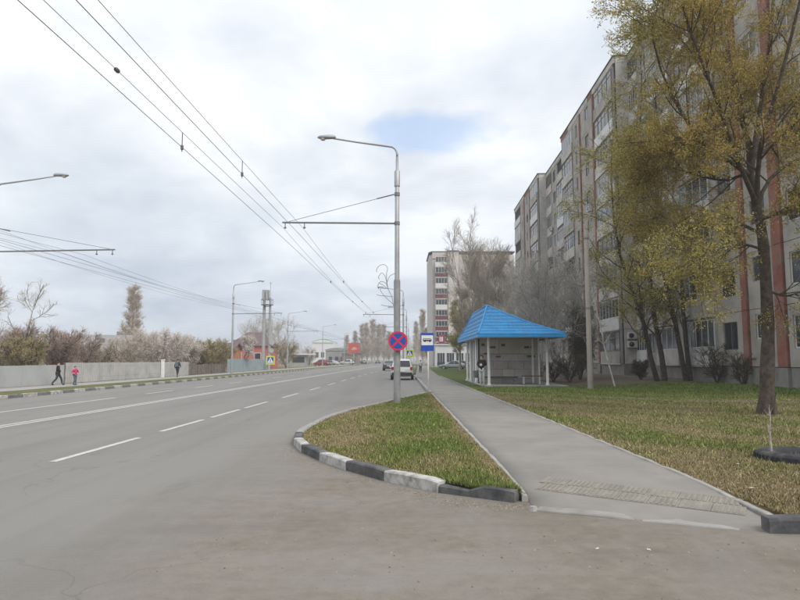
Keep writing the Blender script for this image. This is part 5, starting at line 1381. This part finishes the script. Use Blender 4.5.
# bare grey trees between shelter and flats
def at(px, Y, z=.1): return ((px-400)/F*Y*(CP+SP*0), Y, z)
bare_tree('bare_tree', 'spreading bare grey many stemmed tree directly right of the shelter', at(563, 44), 9.0, 41, 'multi', BARKG, TWIGG, 'bare trees behind the shelter', 1.0, wide=1.15)
bare_tree('bare_tree', 'bare grey tree rising behind the shelter roof\'s right half', at(540, 52), 10.5, 42, 'multi', BARKG, TWIGG, 'bare trees behind the shelter', 1.0)
bare_tree('bare_tree', 'slim bare grey tree close before the far end of the flats', at(520, 66), 11.5, 43, 'spread', BARKG, TWIGG, 'bare trees behind the shelter', 1.0)
bare_tree('bare_tree', 'tallest tan twigged bare tree before the distant block', at(474, 78), 17.4, 44, 'upright', BARKG, TWIGT, 'bare trees behind the shelter', 1.12, wide=1.15)
bare_tree('bare_tree', 'tan bare tree right of the tallest one behind the shelter', at(500, 86), 17.2, 45, 'upright', BARKG, TWIGT, 'bare trees behind the shelter', 1.12, wide=1.15)
bare_tree('bare_tree', 'tan bare tree standing between two taller ones behind the shelter', at(488, 82), 16.6, 55, 'upright', BARKG, TWIGT, 'bare trees behind the shelter', 1.05, wide=1.2)
bare_tree('bare_tree', 'smaller bare tree with yellow green buds left behind the shelter', at(460, 84), 10.5, 46, 'oval', BARKG, TWIGO, 'bare trees behind the shelter', .8, leaf=(2, .08, .12, LEAF2), wide=1.0)
bare_tree('bare_tree', 'reddish brown bare tree between the shelter and the flats', at(512, 100), 14.5, 47, 'oval', BARKG, TWIGR, 'bare trees behind the shelter', .8)
bare_tree('evergreen_bush', 'dark green bushy young tree left of the concrete pole', at(580, 43), 6.0, 48, 'shrub', BARK, TWIG, None, .75, leaf=(1, .05, .09, LEAF3), cat='bush', wide=.5)
bare_tree('bare_shrub', 'dark twiggy shrub at the foot of the bare tree by the shelter', at(569, 40), 2.4, 49, 'shrub', BARK, TWIG, 'shrubs below the flats', .55, cat='shrub')
bare_tree('bare_shrub', 'brown leafless shrub left of the big tree\'s trunk', at(716, 34, .3), 2.5, 50, 'shrub', BARK, TWIG, 'shrubs below the flats', .6, cat='shrub')
bare_tree('bare_shrub', 'brown leafless shrub close behind the big tree\'s trunk', at(742, 31.5, .3), 2.0, 51, 'shrub', BARK, TWIG, 'shrubs below the flats', .6, cat='shrub')
bare_tree('bare_shrub', 'low brown shrub right of the white birch sapling', at(640, 40, .3), 1.5, 52, 'shrub', BARK, TWIG, 'shrubs below the flats', .8, cat='shrub')
bare_tree('bare_shrub', 'low dark shrub between shelter and concrete pole', at(553, 42), 1.6, 53, 'shrub', BARK, TWIG, 'shrubs below the flats', .5, cat='shrub')
# trees along the pavement far ahead
tp = bare_tree('poplar', 'tall thin bare poplar far ahead right of the bus stop sign', at(423, 190), 16.5, 54, 'column', BARKG, TWIGT, 'poplars far ahead', 1.0)
dup(tp, 'second bare poplar far ahead left of the distant block', at(417, 230), 1.2, .92)
dup(tp, 'shorter bare poplar far ahead close to the distant block', at(428, 175), 2.2, .62)
g_ = random.Random(3)
for i, (px, Y, sc) in enumerate([(356, 260, .80), (362, 275, 1.02), (367, 255, .98), (372, 290, 1.2), (378, 270, 1.0), (384, 300, 1.1), (389, 280, .85), (346, 300, .8), (394, 310, .9)]):
    dup(tp, 'bare poplar in the far row at the road\'s end, number %s from its left' % ['two', 'three', 'four', 'five', 'six', 'seven', 'eight', 'one', 'nine'][i], at(px, Y, 0), g_.uniform(0, 6), (sc*1.35, sc*1.35, sc*1.0), 'far row of poplars')
# left side: poplar, bare trees, shrubs, blossom
dup(tp, 'tall pale poplar rising above the left blossom bushes', at(130, 140, 0), 4.0, (1.55, 1.55, 1.08))
BLOS = leaf_mat('blossom_white', (.58, .50, .49), (.72, .65, .63), (.82, .78, .76), .4)
LT = 'trees beyond the left fence'
bare_tree('bare_tree', 'forked bare tree beyond the fence left of the children', at(25, 46), 7.2, 61, 'spread', BARKG, TWIGG, LT, .62)
bare_tree('bare_tree', 'bare tree cut by the photo\'s left edge', at(-6, 42), 7.4, 62, 'spread', BARKG, TWIGR, LT, .9)
bare_tree('bare_shrub', 'red brown leafless shrub beyond the fence at far left', at(3, 44), 4.6, 63, 'shrub', BARK, TWIGR, LT, 1.15, cat='shrub')
bare_tree('bare_shrub', 'olive leafless shrub beyond the fence under the forked bare tree', at(25, 43), 3.6, 64, 'shrub', BARK, TWIGO, LT, 1.0, cat='shrub')
bare_tree('bare_shrub', 'wide red brown shrub beyond the fence above the children', at(58, 47), 4.2, 65, 'shrub', BARK, TWIGR, LT, 1.2, cat='shrub')
bare_tree('bare_shrub', 'red brown shrub beyond the fence right of the pink child', at(82, 52), 3.9, 66, 'shrub', BARK, TWIGR, LT, 1.0, cat='shrub')
bare_tree('bare_shrub', 'low brown shrub before the pale cottage', at(103, 56), 3.2, 67, 'shrub', BARK, TWIGT, LT, .9, cat='shrub')
bare_tree('blossom_bush', 'left one of the wide white blossoming bushes beyond the fence', at(128, 60), 4.3, 68, 'shrub', BARKG, TWIGT, 'blossoming bushes', 1.0, leaf=(1, .035, .05, BLOS), cat='bush', wide=1.1)
bare_tree('blossom_bush', 'tallest white blossoming bush above the white post', at(160, 62), 5.0, 69, 'shrub', BARKG, TWIGT, 'blossoming bushes', 1.0, leaf=(3, .05, .05, BLOS), cat='bush', wide=1.1)
bare_tree('blossom_bush', 'right one of the wide white blossoming bushes behind the walker', at(184, 66), 4.3, 70, 'shrub', BARKG, TWIGT, 'blossoming bushes', .9, leaf=(3, .05, .05, BLOS), cat='bush')
for i, (px, Y, h) in enumerate(((200, 70, 3.9), (212, 73, 4.3), (223, 76, 4.2), (192, 74, 4.4))):
    bare_tree('hedge_shrub', ['left', 'middle', 'right', 'rear left'][i] + ' olive brown overgrown shrub along the plank fence', at(px, Y), h, 71+i, 'shrub', BARK, TWIGO if i != 3 else TWIGT, 'overgrown hedge', 1.0, cat='shrub')
bare_tree('blossom_tree', 'small blossoming tree with dark trunk before the blue grey fence', at(243, 77), 4.6, 76, 'spread', BARK, TWIGT, None, .9, leaf=(3, .06, .08, BLOS), wide=1.3)
bare_tree('bare_tree', 'big rounded bare tree behind the cell tower', at(274, 122), 11.0, 77, 'multi', BARKG, TWIGG, LT, .9, wide=1.2)
bare_tree('bare_tree', 'second rounded bare tree behind the brick house roof', at(256, 128), 11.2, 78, 'multi', BARKG, TWIGG, LT, .8, wide=1.2)
bare_tree('bare_shrub', 'red brown tall shrub right of the cell tower foot', at(286, 112), 6.0, 79, 'shrub', BARK, TWIGO, LT, .9, cat='shrub')
bare_tree('bare_shrub', 'brown shrub between the kiosk and the white hall', at(309, 170), 5.2, 80, 'shrub', BARK, TWIGR, LT, .8, cat='shrub')
# far-off wood that closes the horizon: one mass
g = np.random.default_rng(90)
base_shr = []
def far_wood(name, label, xs_, ys_, hs_, m, seed):
    g = np.random.default_rng(seed); sets = []
    n = len(xs_)
    st_p = np.zeros((n, 5, 3)); st_p[:, :, 0] = np.array(xs_)[:, None]; st_p[:, :, 1] = np.array(ys_)[:, None]; st_p[:, :, 2] = np.array(hs_)[:, None]*np.linspace(0, .95, 5)[None]
    st_r = np.repeat(np.linspace(.16, .04, 5)[None], n, 0)
    b1 = spawn(g, st_p, st_r, 22, .08, 1, (25, 60), 2.6, 5, up=.1, wob=.1, ratio=.5, rmin=.03); b2 = spawn(g, *b1, 6, .15, 1, (20, 60), 1.1, 3, up=.05, wob=.1, ratio=.6, rmin=.02)
    o = tube_obj(name, [(st_p, st_r), b1, b2], m, None, [4, 3, 3], False)
    return tag(o, label, 'trees', kind='stuff')
xs_, ys_, hs_ = [], [], []
for i in range(120):
    px = g.uniform(-60, 298); Y = g.uniform(150, 330); xs_.append((px-400)/F*Y); ys_.append(Y); hs_.append(g.uniform(.010, .030)*Y + 2.2)
far_wood('far_wood', 'hazy brown mass of bare trees on the left horizon', xs_, ys_, hs_, TWIGT, 91)
xs_, ys_, hs_ = [], [], []
for i in range(46):
    px = g.uniform(404, 520); Y = g.uniform(200, 340); xs_.append((px-400)/F*Y); ys_.append(Y); hs_.append(g.uniform(.018, .034)*Y + 3)
for i in range(60):
    px = g.uniform(290, 402); Y = g.uniform(330, 480); xs_.append((px-400)/F*Y); ys_.append(Y); hs_.append(g.uniform(.014, .028)*Y + 2)
far_wood('far_wood', 'grey mass of bare trees closing the far end of the street', xs_, ys_, hs_, TWIGG, 92)

# ---- old tyre planter with sapling
tyx, tyy = 5.95, 9.55
ty_ = thing('tyre', 'old black tyre lying on the lawn at right edge', 'tyre', (tyx, tyy, .035))
mb = MB(); R0, r0_ = .50, .13
prof = [(R0-.19, .0), (R0-.20, .06), (R0-.17, .15), (R0-.10, .20), (R0-.02, .205), (R0+.04, .18), (R0+.055, .12), (R0+.055, .05), (R0+.04, 0)]
mb.lathe(prof, sides=40); mb.build('casing', mat('tyre_rubber', (.030, .031, .035), rough=.8, var=.3, scale=8, dirt=(.14, .125, .11), dirt_scale=4, dirt_amt=.6), ty_, True)
for k in range(40):
    pass
mb = MB()
for k in range(44):
    a = 2*PI*k/44; c, s_ = math.cos(a), math.sin(a)
    mb.add([((R0+.054)*c-.018*s_, (R0+.054)*s_+.018*c, .03), ((R0+.054)*c+.018*s_, (R0+.054)*s_-.018*c, .03), ((R0+.066)*c+.014*s_, (R0+.066)*s_-.014*c, .04), ((R0+.066)*c-.014*s_, (R0+.066)*s_+.014*c, .04),
            ((R0+.054)*c-.018*s_, (R0+.054)*s_+.018*c, .16), ((R0+.054)*c+.018*s_, (R0+.054)*s_-.018*c, .16), ((R0+.066)*c+.014*s_, (R0+.066)*s_-.014*c, .15), ((R0+.066)*c-.014*s_, (R0+.066)*s_+.014*c, .15)],
           [(3, 2, 6, 7), (0, 3, 7, 4), (2, 1, 5, 6), (4, 7, 6, 5), (0, 1, 2, 3)])
mb.build('tread', BLACK, ty_)
sb = thing('sapling', 'thin bare sapling growing out of the old tyre', 'sapling', (tyx-.2, tyy, .1))
l_ = limb([(771.5, 458), (771, 446), (769.5, 432), (770.5, 420), (769, 408)], tyy, tyy, .018, .007, 6)
o_ = np.array([tyx-.2, tyy, .1]); g = np.random.default_rng(8)
s0 = (l_[0][None] - o_, l_[1][None]); k1 = spawn(g, *s0, 5, .3, .95, (25, 50), .22, 4, up=.1, wob=.1, ratio=.6, rmin=.0022)
tube_obj('stem', [s0], BARKG, sb, [6]); tube_obj('twigs', [k1], BARKG, sb, [4])

# ================================================================== CARS
TLR = mat('tail_light', (.35, .02, .02), rough=.2, var=.1); RIM = mat('rim', (.45, .45, .46), rough=.35, var=.05, metal=.6); CHR = mat('trim_dark', (.03, .03, .032), rough=.5, var=.1)
def car(name, label, paint, loc, rz, kind='suv', group='cars'):
    """stations along +Y (front at +Y), lofted body; glass, lamps, wheels, bumpers, plate as parts"""
    t = thing(name, label, 'car', loc, rz, group)
    H, W, Lc = (1.66, .90, 4.35) if kind == 'suv' else (1.45, .87, 4.3)
    b = .92 if kind == 'suv' else .82                       # belt line
    if kind == 'suv': stn = [(0, .45, .80, .82, .80, .60), (.10, .30, b, 1.02, .88, .70), (.42, .26, b+.03, 1.56, .90, .66), (.9, .25, b+.02, H, .90, .66), (1.9, .25, b, H, .90, .67), (2.45, .25, b-.01, H-.10, .90, .64), (3.15, .25, b-.02, b+.05, .89, .80), (3.9, .28, b-.10, b-.05, .86, .74), (4.25, .34, .66, .68, .78, .62), (4.35, .45, .58, .60, .66, .5)]
    else: stn = [(0, .45, .78, .80, .76, .60), (.12, .28, b, b+.08, .85, .72), (.65, .24, b+.02, b+.14, .87, .74), (1.15, .24, b+.02, H-.04, .87, .60), (1.7, .24, b, H, .87, .61), (2.35, .24, b, H-.08, .87, .60), (3.1, .24, b-.02, b+.03, .86, .78), (3.9, .28, b-.10, b-.06, .83, .7), (4.22, .34, .62, .64, .75, .6), (4.3, .45, .55, .57, .62, .5)]
    vs, fs = [], []
    for y, zb, zl, zt, wl, wt in stn:
        half = [(0, zb), (wl*.90, zb), (wl*.99, zb+.14), (wl, (zb+zl)/2+.05), (wl*.985, zl), (wt+.02, zt-.035), (wt*.86, zt), (0, zt+.012)]
        ring = [(x, y, z) for x, z in half] + [(-x, y, z) for x, z in reversed(half[1:-1])]
        vs += ring
    n = 14
    for i in range(len(stn)-1):
        for k in range(n): l = (k+1) % n; fs.append((i*n+k, (i+1)*n+k, (i+1)*n+l, i*n+l))
    fs += [tuple(range(n)), tuple((len(stn)-1)*n+k for k in range(n-1, -1, -1))]
    mb = MB(); mb.add([(x, y-Lc/2, z) for x, y, z in vs], fs); bd = mb.build('body', paint, t, True)
    sm = bd.modifiers.new('sub', 'SUBSURF'); sm.levels = 1; sm.render_levels = 1
    # glass, laid a few millimetres proud of the cabin
    def glass(name, quad, par=t):
        mb = MB(); mb.add([(x, y-Lc/2, z) for x, y, z in quad], [(0, 1, 2, 3)] if len(quad) == 4 else [tuple(range(len(quad)))]); return mb.build(name, GLASS, par)
    if kind == 'suv':
        glass('rear_window', [(-.66, .075, 1.05), (.66, .075, 1.05), (.58, .30, 1.50), (-.58, .30, 1.50)])
        for sg in (-1, 1):
            glass('side_window', [(sg*.885, .55, b+.07), (sg*.885, 1.55, b+.06), (sg*.70, 1.55, 1.52), (sg*.70, .70, 1.50)]); glass('side_window', [(sg*.885, 1.62, b+.06), (sg*.875, 2.75, b+.05), (sg*.69, 2.30, 1.50), (sg*.70, 1.62, 1.52)])
        glass('windscreen', [(-.70, 3.08, b+.06), (.70, 3.08, b+.06), (.58, 2.50, H-.14), (-.58, 2.50, H-.14)])
    else:
        glass('rear_window', [(-.64, .66, b+.17), (.64, .66, b+.17), (.54, 1.07, H-.12), (-.54, 1.07, H-.12)])
        for sg in (-1, 1): glass('side_window', [(sg*.855, 1.0, b+.08), (sg*.855, 1.75, b+.06), (sg*.645, 1.75, H-.10), (sg*.645, 1.3, H-.12)]); glass('side_window', [(sg*.855, 1.81, b+.06), (sg*.845, 2.75, b+.05), (sg*.63, 2.30, H-.14), (sg*.645, 1.81, H-.10)])
        glass('windscreen', [(-.68, 3.05, b+.05), (.68, 3.05, b+.05), (.55, 2.42, H-.13), (-.55, 2.42, H-.13)])
    for sg in (-1, 1):
        mb = MB(); mb.bbox((sg*.74-.10, -Lc/2-.005, .80), (sg*.74+.10, -Lc/2+.14, 1.02 if kind == 'suv' else .92), .02); mb.build('tail_light', TLR, t)
        mb = MB(); mb.bbox((sg*.62-.13, Lc/2-.16, .58), (sg*.62+.13, Lc/2-.03, .72), .02); mb.build('headlight', FRW, t)
        mb = MB(); mb.bbox((sg*1.0-.07, .55, b), (sg*1.0+.07, .70, b+.14), .02); mb.build('mirror', paint, t)
        for y in (-Lc/2+.78, Lc/2-.85):
            mb = MB(); mb.lathe([(.19, -.10), (.29, -.105), (.325, -.08), (.33, 0), (.325, .08), (.29, .105), (.19, .10)], (sg*.80, y, .33), 'X', 20); wh = mb.build('wheel', BLACK, t, True)
            mb = MB(); mb.lathe([(.001, .085), (.06, .10), (.14, .06), (.20, .09)], (sg*.80, y, .33), 'X', 16) if sg > 0 else mb.lathe([(.20, -.09), (.14, -.06), (.06, -.10), (.001, -.085)], (sg*.80, y, .33), 'X', 16); mb.build('rim', RIM, wh, True)
    mb = MB(); mb.bbox((-.80, -Lc/2-.05, .34), (.80, -Lc/2+.12, .60), .04); mb.build('rear_bumper', CHR if kind == 'suv' else paint, t)
    mb = MB(); mb.bbox((-.74, Lc/2-.14, .32), (.74, Lc/2+.03, .54), .04); mb.build('front_bumper', CHR if kind == 'suv' else paint, t)
    mb = MB(); mb.box((-.26, -Lc/2-.062, .66), (.26, -Lc/2-.045, .78)); mb.build('number_plate', SWHITE, t)
    return t
PW = mat('car_white', (.60, .60, .58), rough=.25, var=.04, scale=1, coat=.6, dirt=(.42, .40, .36), dirt_scale=.8, dirt_amt=.4)
PD_ = mat('car_dark', (.035, .037, .042), rough=.25, var=.1, coat=.6); PS = mat('car_silver', (.36, .37, .38), rough=.3, var=.05, metal=.3, coat=.5); PR = mat('car_red', (.26, .02, .025), rough=.3, var=.1, coat=.5)
CG = 'cars on and beside the street'
c1 = car('car', 'white hatchback stopped in the bus bay behind the nearest mast', PW, ((402.5-400)/F*49.5, 51.2, 0), -.02, 'suv', CG)
c2 = car('car', 'dark car driving away left of the white hatchback', PD_, ((389.5-400)/F*92, 92, 0), RA, 'sedan', CG)
c3 = car('car', 'silver car parked before the distant shop, nearest the shelter\'s left edge', PS, (8.2, 98, .02), 1.35, 'sedan', CG)
c4 = car('car', 'dark silver car parked right behind the other parked one by the shop', mat('car_grey', (.17, .175, .185), rough=.3, var=.05, coat=.5), (10.6, 112, .02), 1.45, 'sedan', CG)
dup(c3, 'white car far down the left side below the white hall', ((332-400)/F*165, 165, 0), .9)
dup(c1, 'white car far down the left side below the billboard', ((347-400)/F*185, 185, 0), 1.2)
c5 = car('car', 'red van shaped car far off left of the white hall', PR, ((321.5-400)/F*158, 158, 0), 1.0, 'suv', CG)
dup(c2, 'dark car at the far end of the street, left of the white cars', ((363-400)/F*215, 215, 0), .3)
dup(c2, 'dark car far off below the row of poplars', ((378-400)/F*240, 240, 0), RA)
# rising car park apron before the shop
mb = MB(); mb.prism([(5.2, 88), (30, 88), (30, 146), (5.9, 146)], -.02, .03); tag(mb.build('car_park', PAVE), kind='structure')

# ================================================================== PEOPLE
SKIN = mat('skin', (.46, .29, .22), rough=.6, var=.06); HAIRD = mat('hair_dark', (.03, .024, .02), rough=.8, var=.2)
def skin_obj(name, V, E_, rad, m, parent, root=0, sub=1):
    me = bpy.data.meshes.new(name); me.from_pydata([tuple(v) for v in V], E_, []); me.materials.append(m)
    o = link(name, me, parent)
    sk = o.modifiers.new('skin', 'SKIN'); sk.use_smooth_shade = True
    ss = o.modifiers.new('sub', 'SUBSURF'); ss.levels = sub; ss.render_levels = sub
    for i, r in enumerate(rad):
        d = me.skin_vertices[0].data[i]; rr = r if isinstance(r, tuple) else (r, r); d.radius = rr; d.use_root = (i == root)
    return o
def person(label, loc, h, rz, pose, jacket, trousers, shoes, hair, bag=None, hood=False, fem=False):
    """figure facing -Y; pose maps joint names to positions for a 1.75 m body"""
    k = h/1.75
    J = dict(pelvis=(0, 0, .95), waist=(0, 0, 1.08), chest=(0, 0, 1.30), neck=(0, 0, 1.47), head=(0, -.015, 1.56), brow=(0, -.02, 1.66), crown=(0, 0, 1.725), nose=(0, -.125, 1.605),
             shL=(.17, 0, 1.41), elL=(.24, .02, 1.14), wrL=(.26, -.06, .90), haL=(.26, -.08, .83), shR=(-.17, 0, 1.41), elR=(-.24, .02, 1.14), wrR=(-.26, -.06, .90), haR=(-.26, -.08, .83),
             hiL=(.09, 0, .90), knL=(.10, -.02, .50), anL=(.10, .02, .09), toL=(.11, -.14, .035), hiR=(-.09, 0, .90), knR=(-.10, -.02, .50), anR=(-.10, .02, .09), toR=(-.11, -.14, .035))
    J.update(pose); J = {n: Vector(v)*k for n, v in J.items()}
    t = thing('person', label, 'person', loc, rz, 'people')
    R_ = dict(pelvis=.125, waist=.115, chest=(.15, .115), neck=.055, head=.085, brow=.092, crown=.05, nose=.012, shL=.06, elL=.043, wrL=.030, haL=.034, shR=.06, elR=.043, wrR=.030, haR=.034,
              hiL=.09, knL=.06, anL=.042, toL=.035, hiR=.09, knR=.06, anR=.042, toR=.035)
    names = list(J); V = [J[n] for n in names]; rad = [tuple(np.array(R_[n] if isinstance(R_[n], tuple) else (R_[n],)*2)*k) for n in names]
    ed = [('pelvis', 'waist'), ('waist', 'chest'), ('chest', 'neck'), ('neck', 'head'), ('head', 'brow'), ('brow', 'crown'), ('head', 'nose')]
    for s_ in 'LR': ed += [('chest', 'sh'+s_), ('sh'+s_, 'el'+s_), ('el'+s_, 'wr'+s_), ('wr'+s_, 'ha'+s_), ('pelvis', 'hi'+s_), ('hi'+s_, 'kn'+s_), ('kn'+s_, 'an'+s_), ('an'+s_, 'to'+s_)]
    E_ = [(names.index(a), names.index(b)) for a, b in ed]
    for s_ in 'LR':                                   # four fingers and a thumb, curled a little
        ha, wr = J['ha'+s_], J['wr'+s_]; d = (ha-wr).normalized(); side = d.cross(Vector((0, 1, 0.01))).normalized(); curl = side.cross(d).normalized()
        for q in range(4):
            off = side*((q-1.5)*.019*k); ln = (.085, .095, .088, .07)[q]*k
            a = ha + off + d*.02*k; b = a + d*ln*.55 + curl*.008*k; c = b + d*ln*.4 + curl*.028*k
            i = len(V); V += [a, b, c]; rad += [(.009*k,)*2, (.0085*k,)*2, (.007*k,)*2]; E_ += [(names.index('ha'+s_), i), (i, i+1), (i+1, i+2)]
        a = wr.lerp(ha, .4) + side*.03*k; b = a + (d*.7+side*.6).normalized()*.05*k
        i = len(V); V += [a, b]; rad += [(.011*k,)*2, (.009*k,)*2]; E_ += [(names.index('wr'+s_), i), (i, i+1)]
    skin_obj('body', V, E_, rad, SKIN, t)
    def cloth(name, ns, es, grow, m, over={}):
        V = [J[n] for n in ns]; rr = []
        for n in ns:
            r = R_[n] if isinstance(R_[n], tuple) else (R_[n],)*2; gq = over.get(n, grow); rr.append((r[0]*k+gq*k, r[1]*k+gq*k))
        return skin_obj(name, V, [(ns.index(a), ns.index(b)) for a, b in es], rr, m, t)
    hem = J['pelvis'].lerp(J['waist'], -.95)
    J['hem'] = hem; R_['hem'] = .15
    nk = J['chest'].lerp(J['neck'], .75); J['collar'] = nk; R_['collar'] = .07
    cloth('jacket', ['chest', 'waist', 'pelvis', 'hem', 'collar', 'shL', 'elL', 'wrL', 'shR', 'elR', 'wrR'], [('chest', 'waist'), ('waist', 'pelvis'), ('pelvis', 'hem'), ('chest', 'collar'), ('chest', 'shL'), ('shL', 'elL'), ('elL', 'wrL'), ('chest', 'shR'), ('shR', 'elR'), ('elR', 'wrR')], .028, jacket)
    cloth('trousers', ['pelvis', 'hiL', 'knL', 'anL', 'hiR', 'knR', 'anR'], [('pelvis', 'hiL'), ('hiL', 'knL'), ('knL', 'anL'), ('pelvis', 'hiR'), ('hiR', 'knR'), ('knR', 'anR')], .018, trousers)
    for s_ in 'LR':
        a = J['an'+s_] + Vector((0, .03, -.03))*k; b = J['to'+s_] + Vector((0, -.03, 0))*k
        skin_obj('shoe', [a, a.lerp(b, .5), b], [(0, 1), (1, 2)], [(.066*k,)*2, (.062*k,)*2, (.054*k,)*2], shoes, t)
    c = J['crown']; hd = J['brow']; up_ = (c-hd).normalized()
    hr = [hd + Vector((0, .045, -.06))*k, hd + Vector((0, .026, .02))*k, hd + up_*.085*k + Vector((0, .01, 0))*k]
    if hood: hr = [hd + Vector((0, .05, -.12))*k] + hr
    skin_obj('hair' if not hood else 'hat', hr, [(i, i+1) for i in range(len(hr)-1)], [(.108*k,)*2]*(len(hr)-2) + [(.122*k,)*2, (.09*k,)*2], hair, t)
    for sx in (-1, 1):
        mb = MB(); mb.lathe([(.001, -.012*k), (.009*k, -.006*k), (.012*k, 0), (.009*k, .006*k), (.001, .012*k)], hd + Vector((sx*.034, -.082, -.03))*k, sides=8); mb.build('eye', HAIRD, t, True)
    if bag:
        b_ = J['chest']; mb = MB(); mb.bbox((b_.x-.15*k, b_.y+.13*k, b_.z-.25*k), (b_.x+.15*k, b_.y+.29*k, b_.z+.14*k), .04*k)
        tag(mb.build('backpack', bag, None, False, loc, rz), 'dark backpack worn by the walker near the white post', 'backpack')
    return t
CB = mat('cloth_black', (.014, .014, .016), rough=.85, var=.3, scale=8); CGY = mat('cloth_pale_grey', (.46, .48, .50), rough=.9, var=.15, scale=8); CDK = mat('cloth_charcoal', (.04, .043, .05), rough=.9, var=.2); CPK = mat('cloth_pink', (.52, .035, .14), rough=.8, var=.1); CNV = mat('cloth_navy', (.03, .035, .07), rough=.85, var=.15); CBL = mat('cloth_blue_grey', (.12, .14, .18), rough=.9, var=.15); CSH = mat('shoe_pale', (.4, .4, .4), rough=.7, var=.1)
x, y = G(482.0, 385.2, .17)
person('person in black jacket and cap and pale grey trousers waiting at the shelter', (x, y, .165), 1.70, -.35,
       dict(elL=(.25, .02, 1.16), wrL=(.06, -.20, 1.17), haL=(.0, -.215, 1.18), elR=(-.25, .02, 1.16), wrR=(-.06, -.19, 1.13), haR=(-.0, -.22, 1.14), head=(0, -.03, 1.56), brow=(0, -.045, 1.655), crown=(0, -.03, 1.72), nose=(0, -.15, 1.595)), CB, CGY, CSH, CB, hood=True)
mb = MB(); mb.bbox((-.04, -.005, -.06), (.04, .005, .06), .004); ph = tag(mb.build('paper', SWHITE, None, False, (x-.075, y-.24, .165+1.15), -.35), 'small white paper held by the person waiting at the shelter', 'paper')
stride = dict(knL=(.10, -.22, .53), anL=(.10, -.30, .12), toL=(.11, -.45, .09), knR=(-.09, .06, .50), anR=(-.09, .36, .16), toR=(-.09, .24, .06), elL=(.23, .12, 1.17), wrL=(.24, .10, .95), haL=(.24, .07, .89), elR=(-.23, -.06, 1.16), wrR=(-.22, -.24, 1.03), haR=(-.22, -.30, 1.01))
x, y = G(57.3, 385.5, .13); person('child in dark jacket and trousers striding along the left footpath', (x, y, .13), 1.34, 1.9, stride, CB, CDK, CB, HAIRD)
x, y = G(74.6, 385.0, .13); person('smaller child in pink jacket and grey trousers beside the fence', (x, y, .13), 1.10, 1.2, dict(elL=(.33, .02, 1.22), wrL=(.28, -.12, 1.12), haL=(.26, -.16, 1.10), elR=(-.33, .02, 1.22), wrR=(-.28, -.12, 1.12), haR=(-.26, -.16, 1.10), knR=(-.1, -.1, .5), anR=(-.1, .05, .12)), CPK, CBL, CDK, HAIRD)
x, y = G(177.2, 377.3, .13); person('walker in blue grey jacket carrying a backpack near the white post', (x, y, .13), 1.50, PI-.1, {a: (b[0], b[1]*.7, b[2]) for a, b in stride.items()}, CNV, CDK, CB, HAIRD, bag=CBL)
x, y = G(420.5, 372.6, .10); person('pedestrian in pale coat far ahead on the right pavement', (x, y, .10), 1.45, PI, {a: (b[0], b[1]*.6, b[2]) for a, b in stride.items()}, CGY, CDK, CB, HAIRD)

# ================================================================== HAZE: thin pale air round the whole place
hm = bpy.data.materials.new('haze_air'); hm.use_nodes = True
nt = hm.node_tree; nt.nodes.clear()
ho = nt.nodes.new('ShaderNodeOutputMaterial'); hv = nt.nodes.new('ShaderNodeVolumePrincipled')
hv.inputs['Color'].default_value = (.93, .95, 1.0, 1); hv.inputs['Density'].default_value = 0.0011; hv.inputs['Anisotropy'].default_value = 0.2
nt.links.new(hv.outputs[0], ho.inputs['Volume'])
mb = MB(); mb.box((-2600, -320, -1.04), (2600, 4600, 34))
tag(mb.build('haze', hm), 'thin pale haze filling the air over the street', 'haze', kind='stuff')
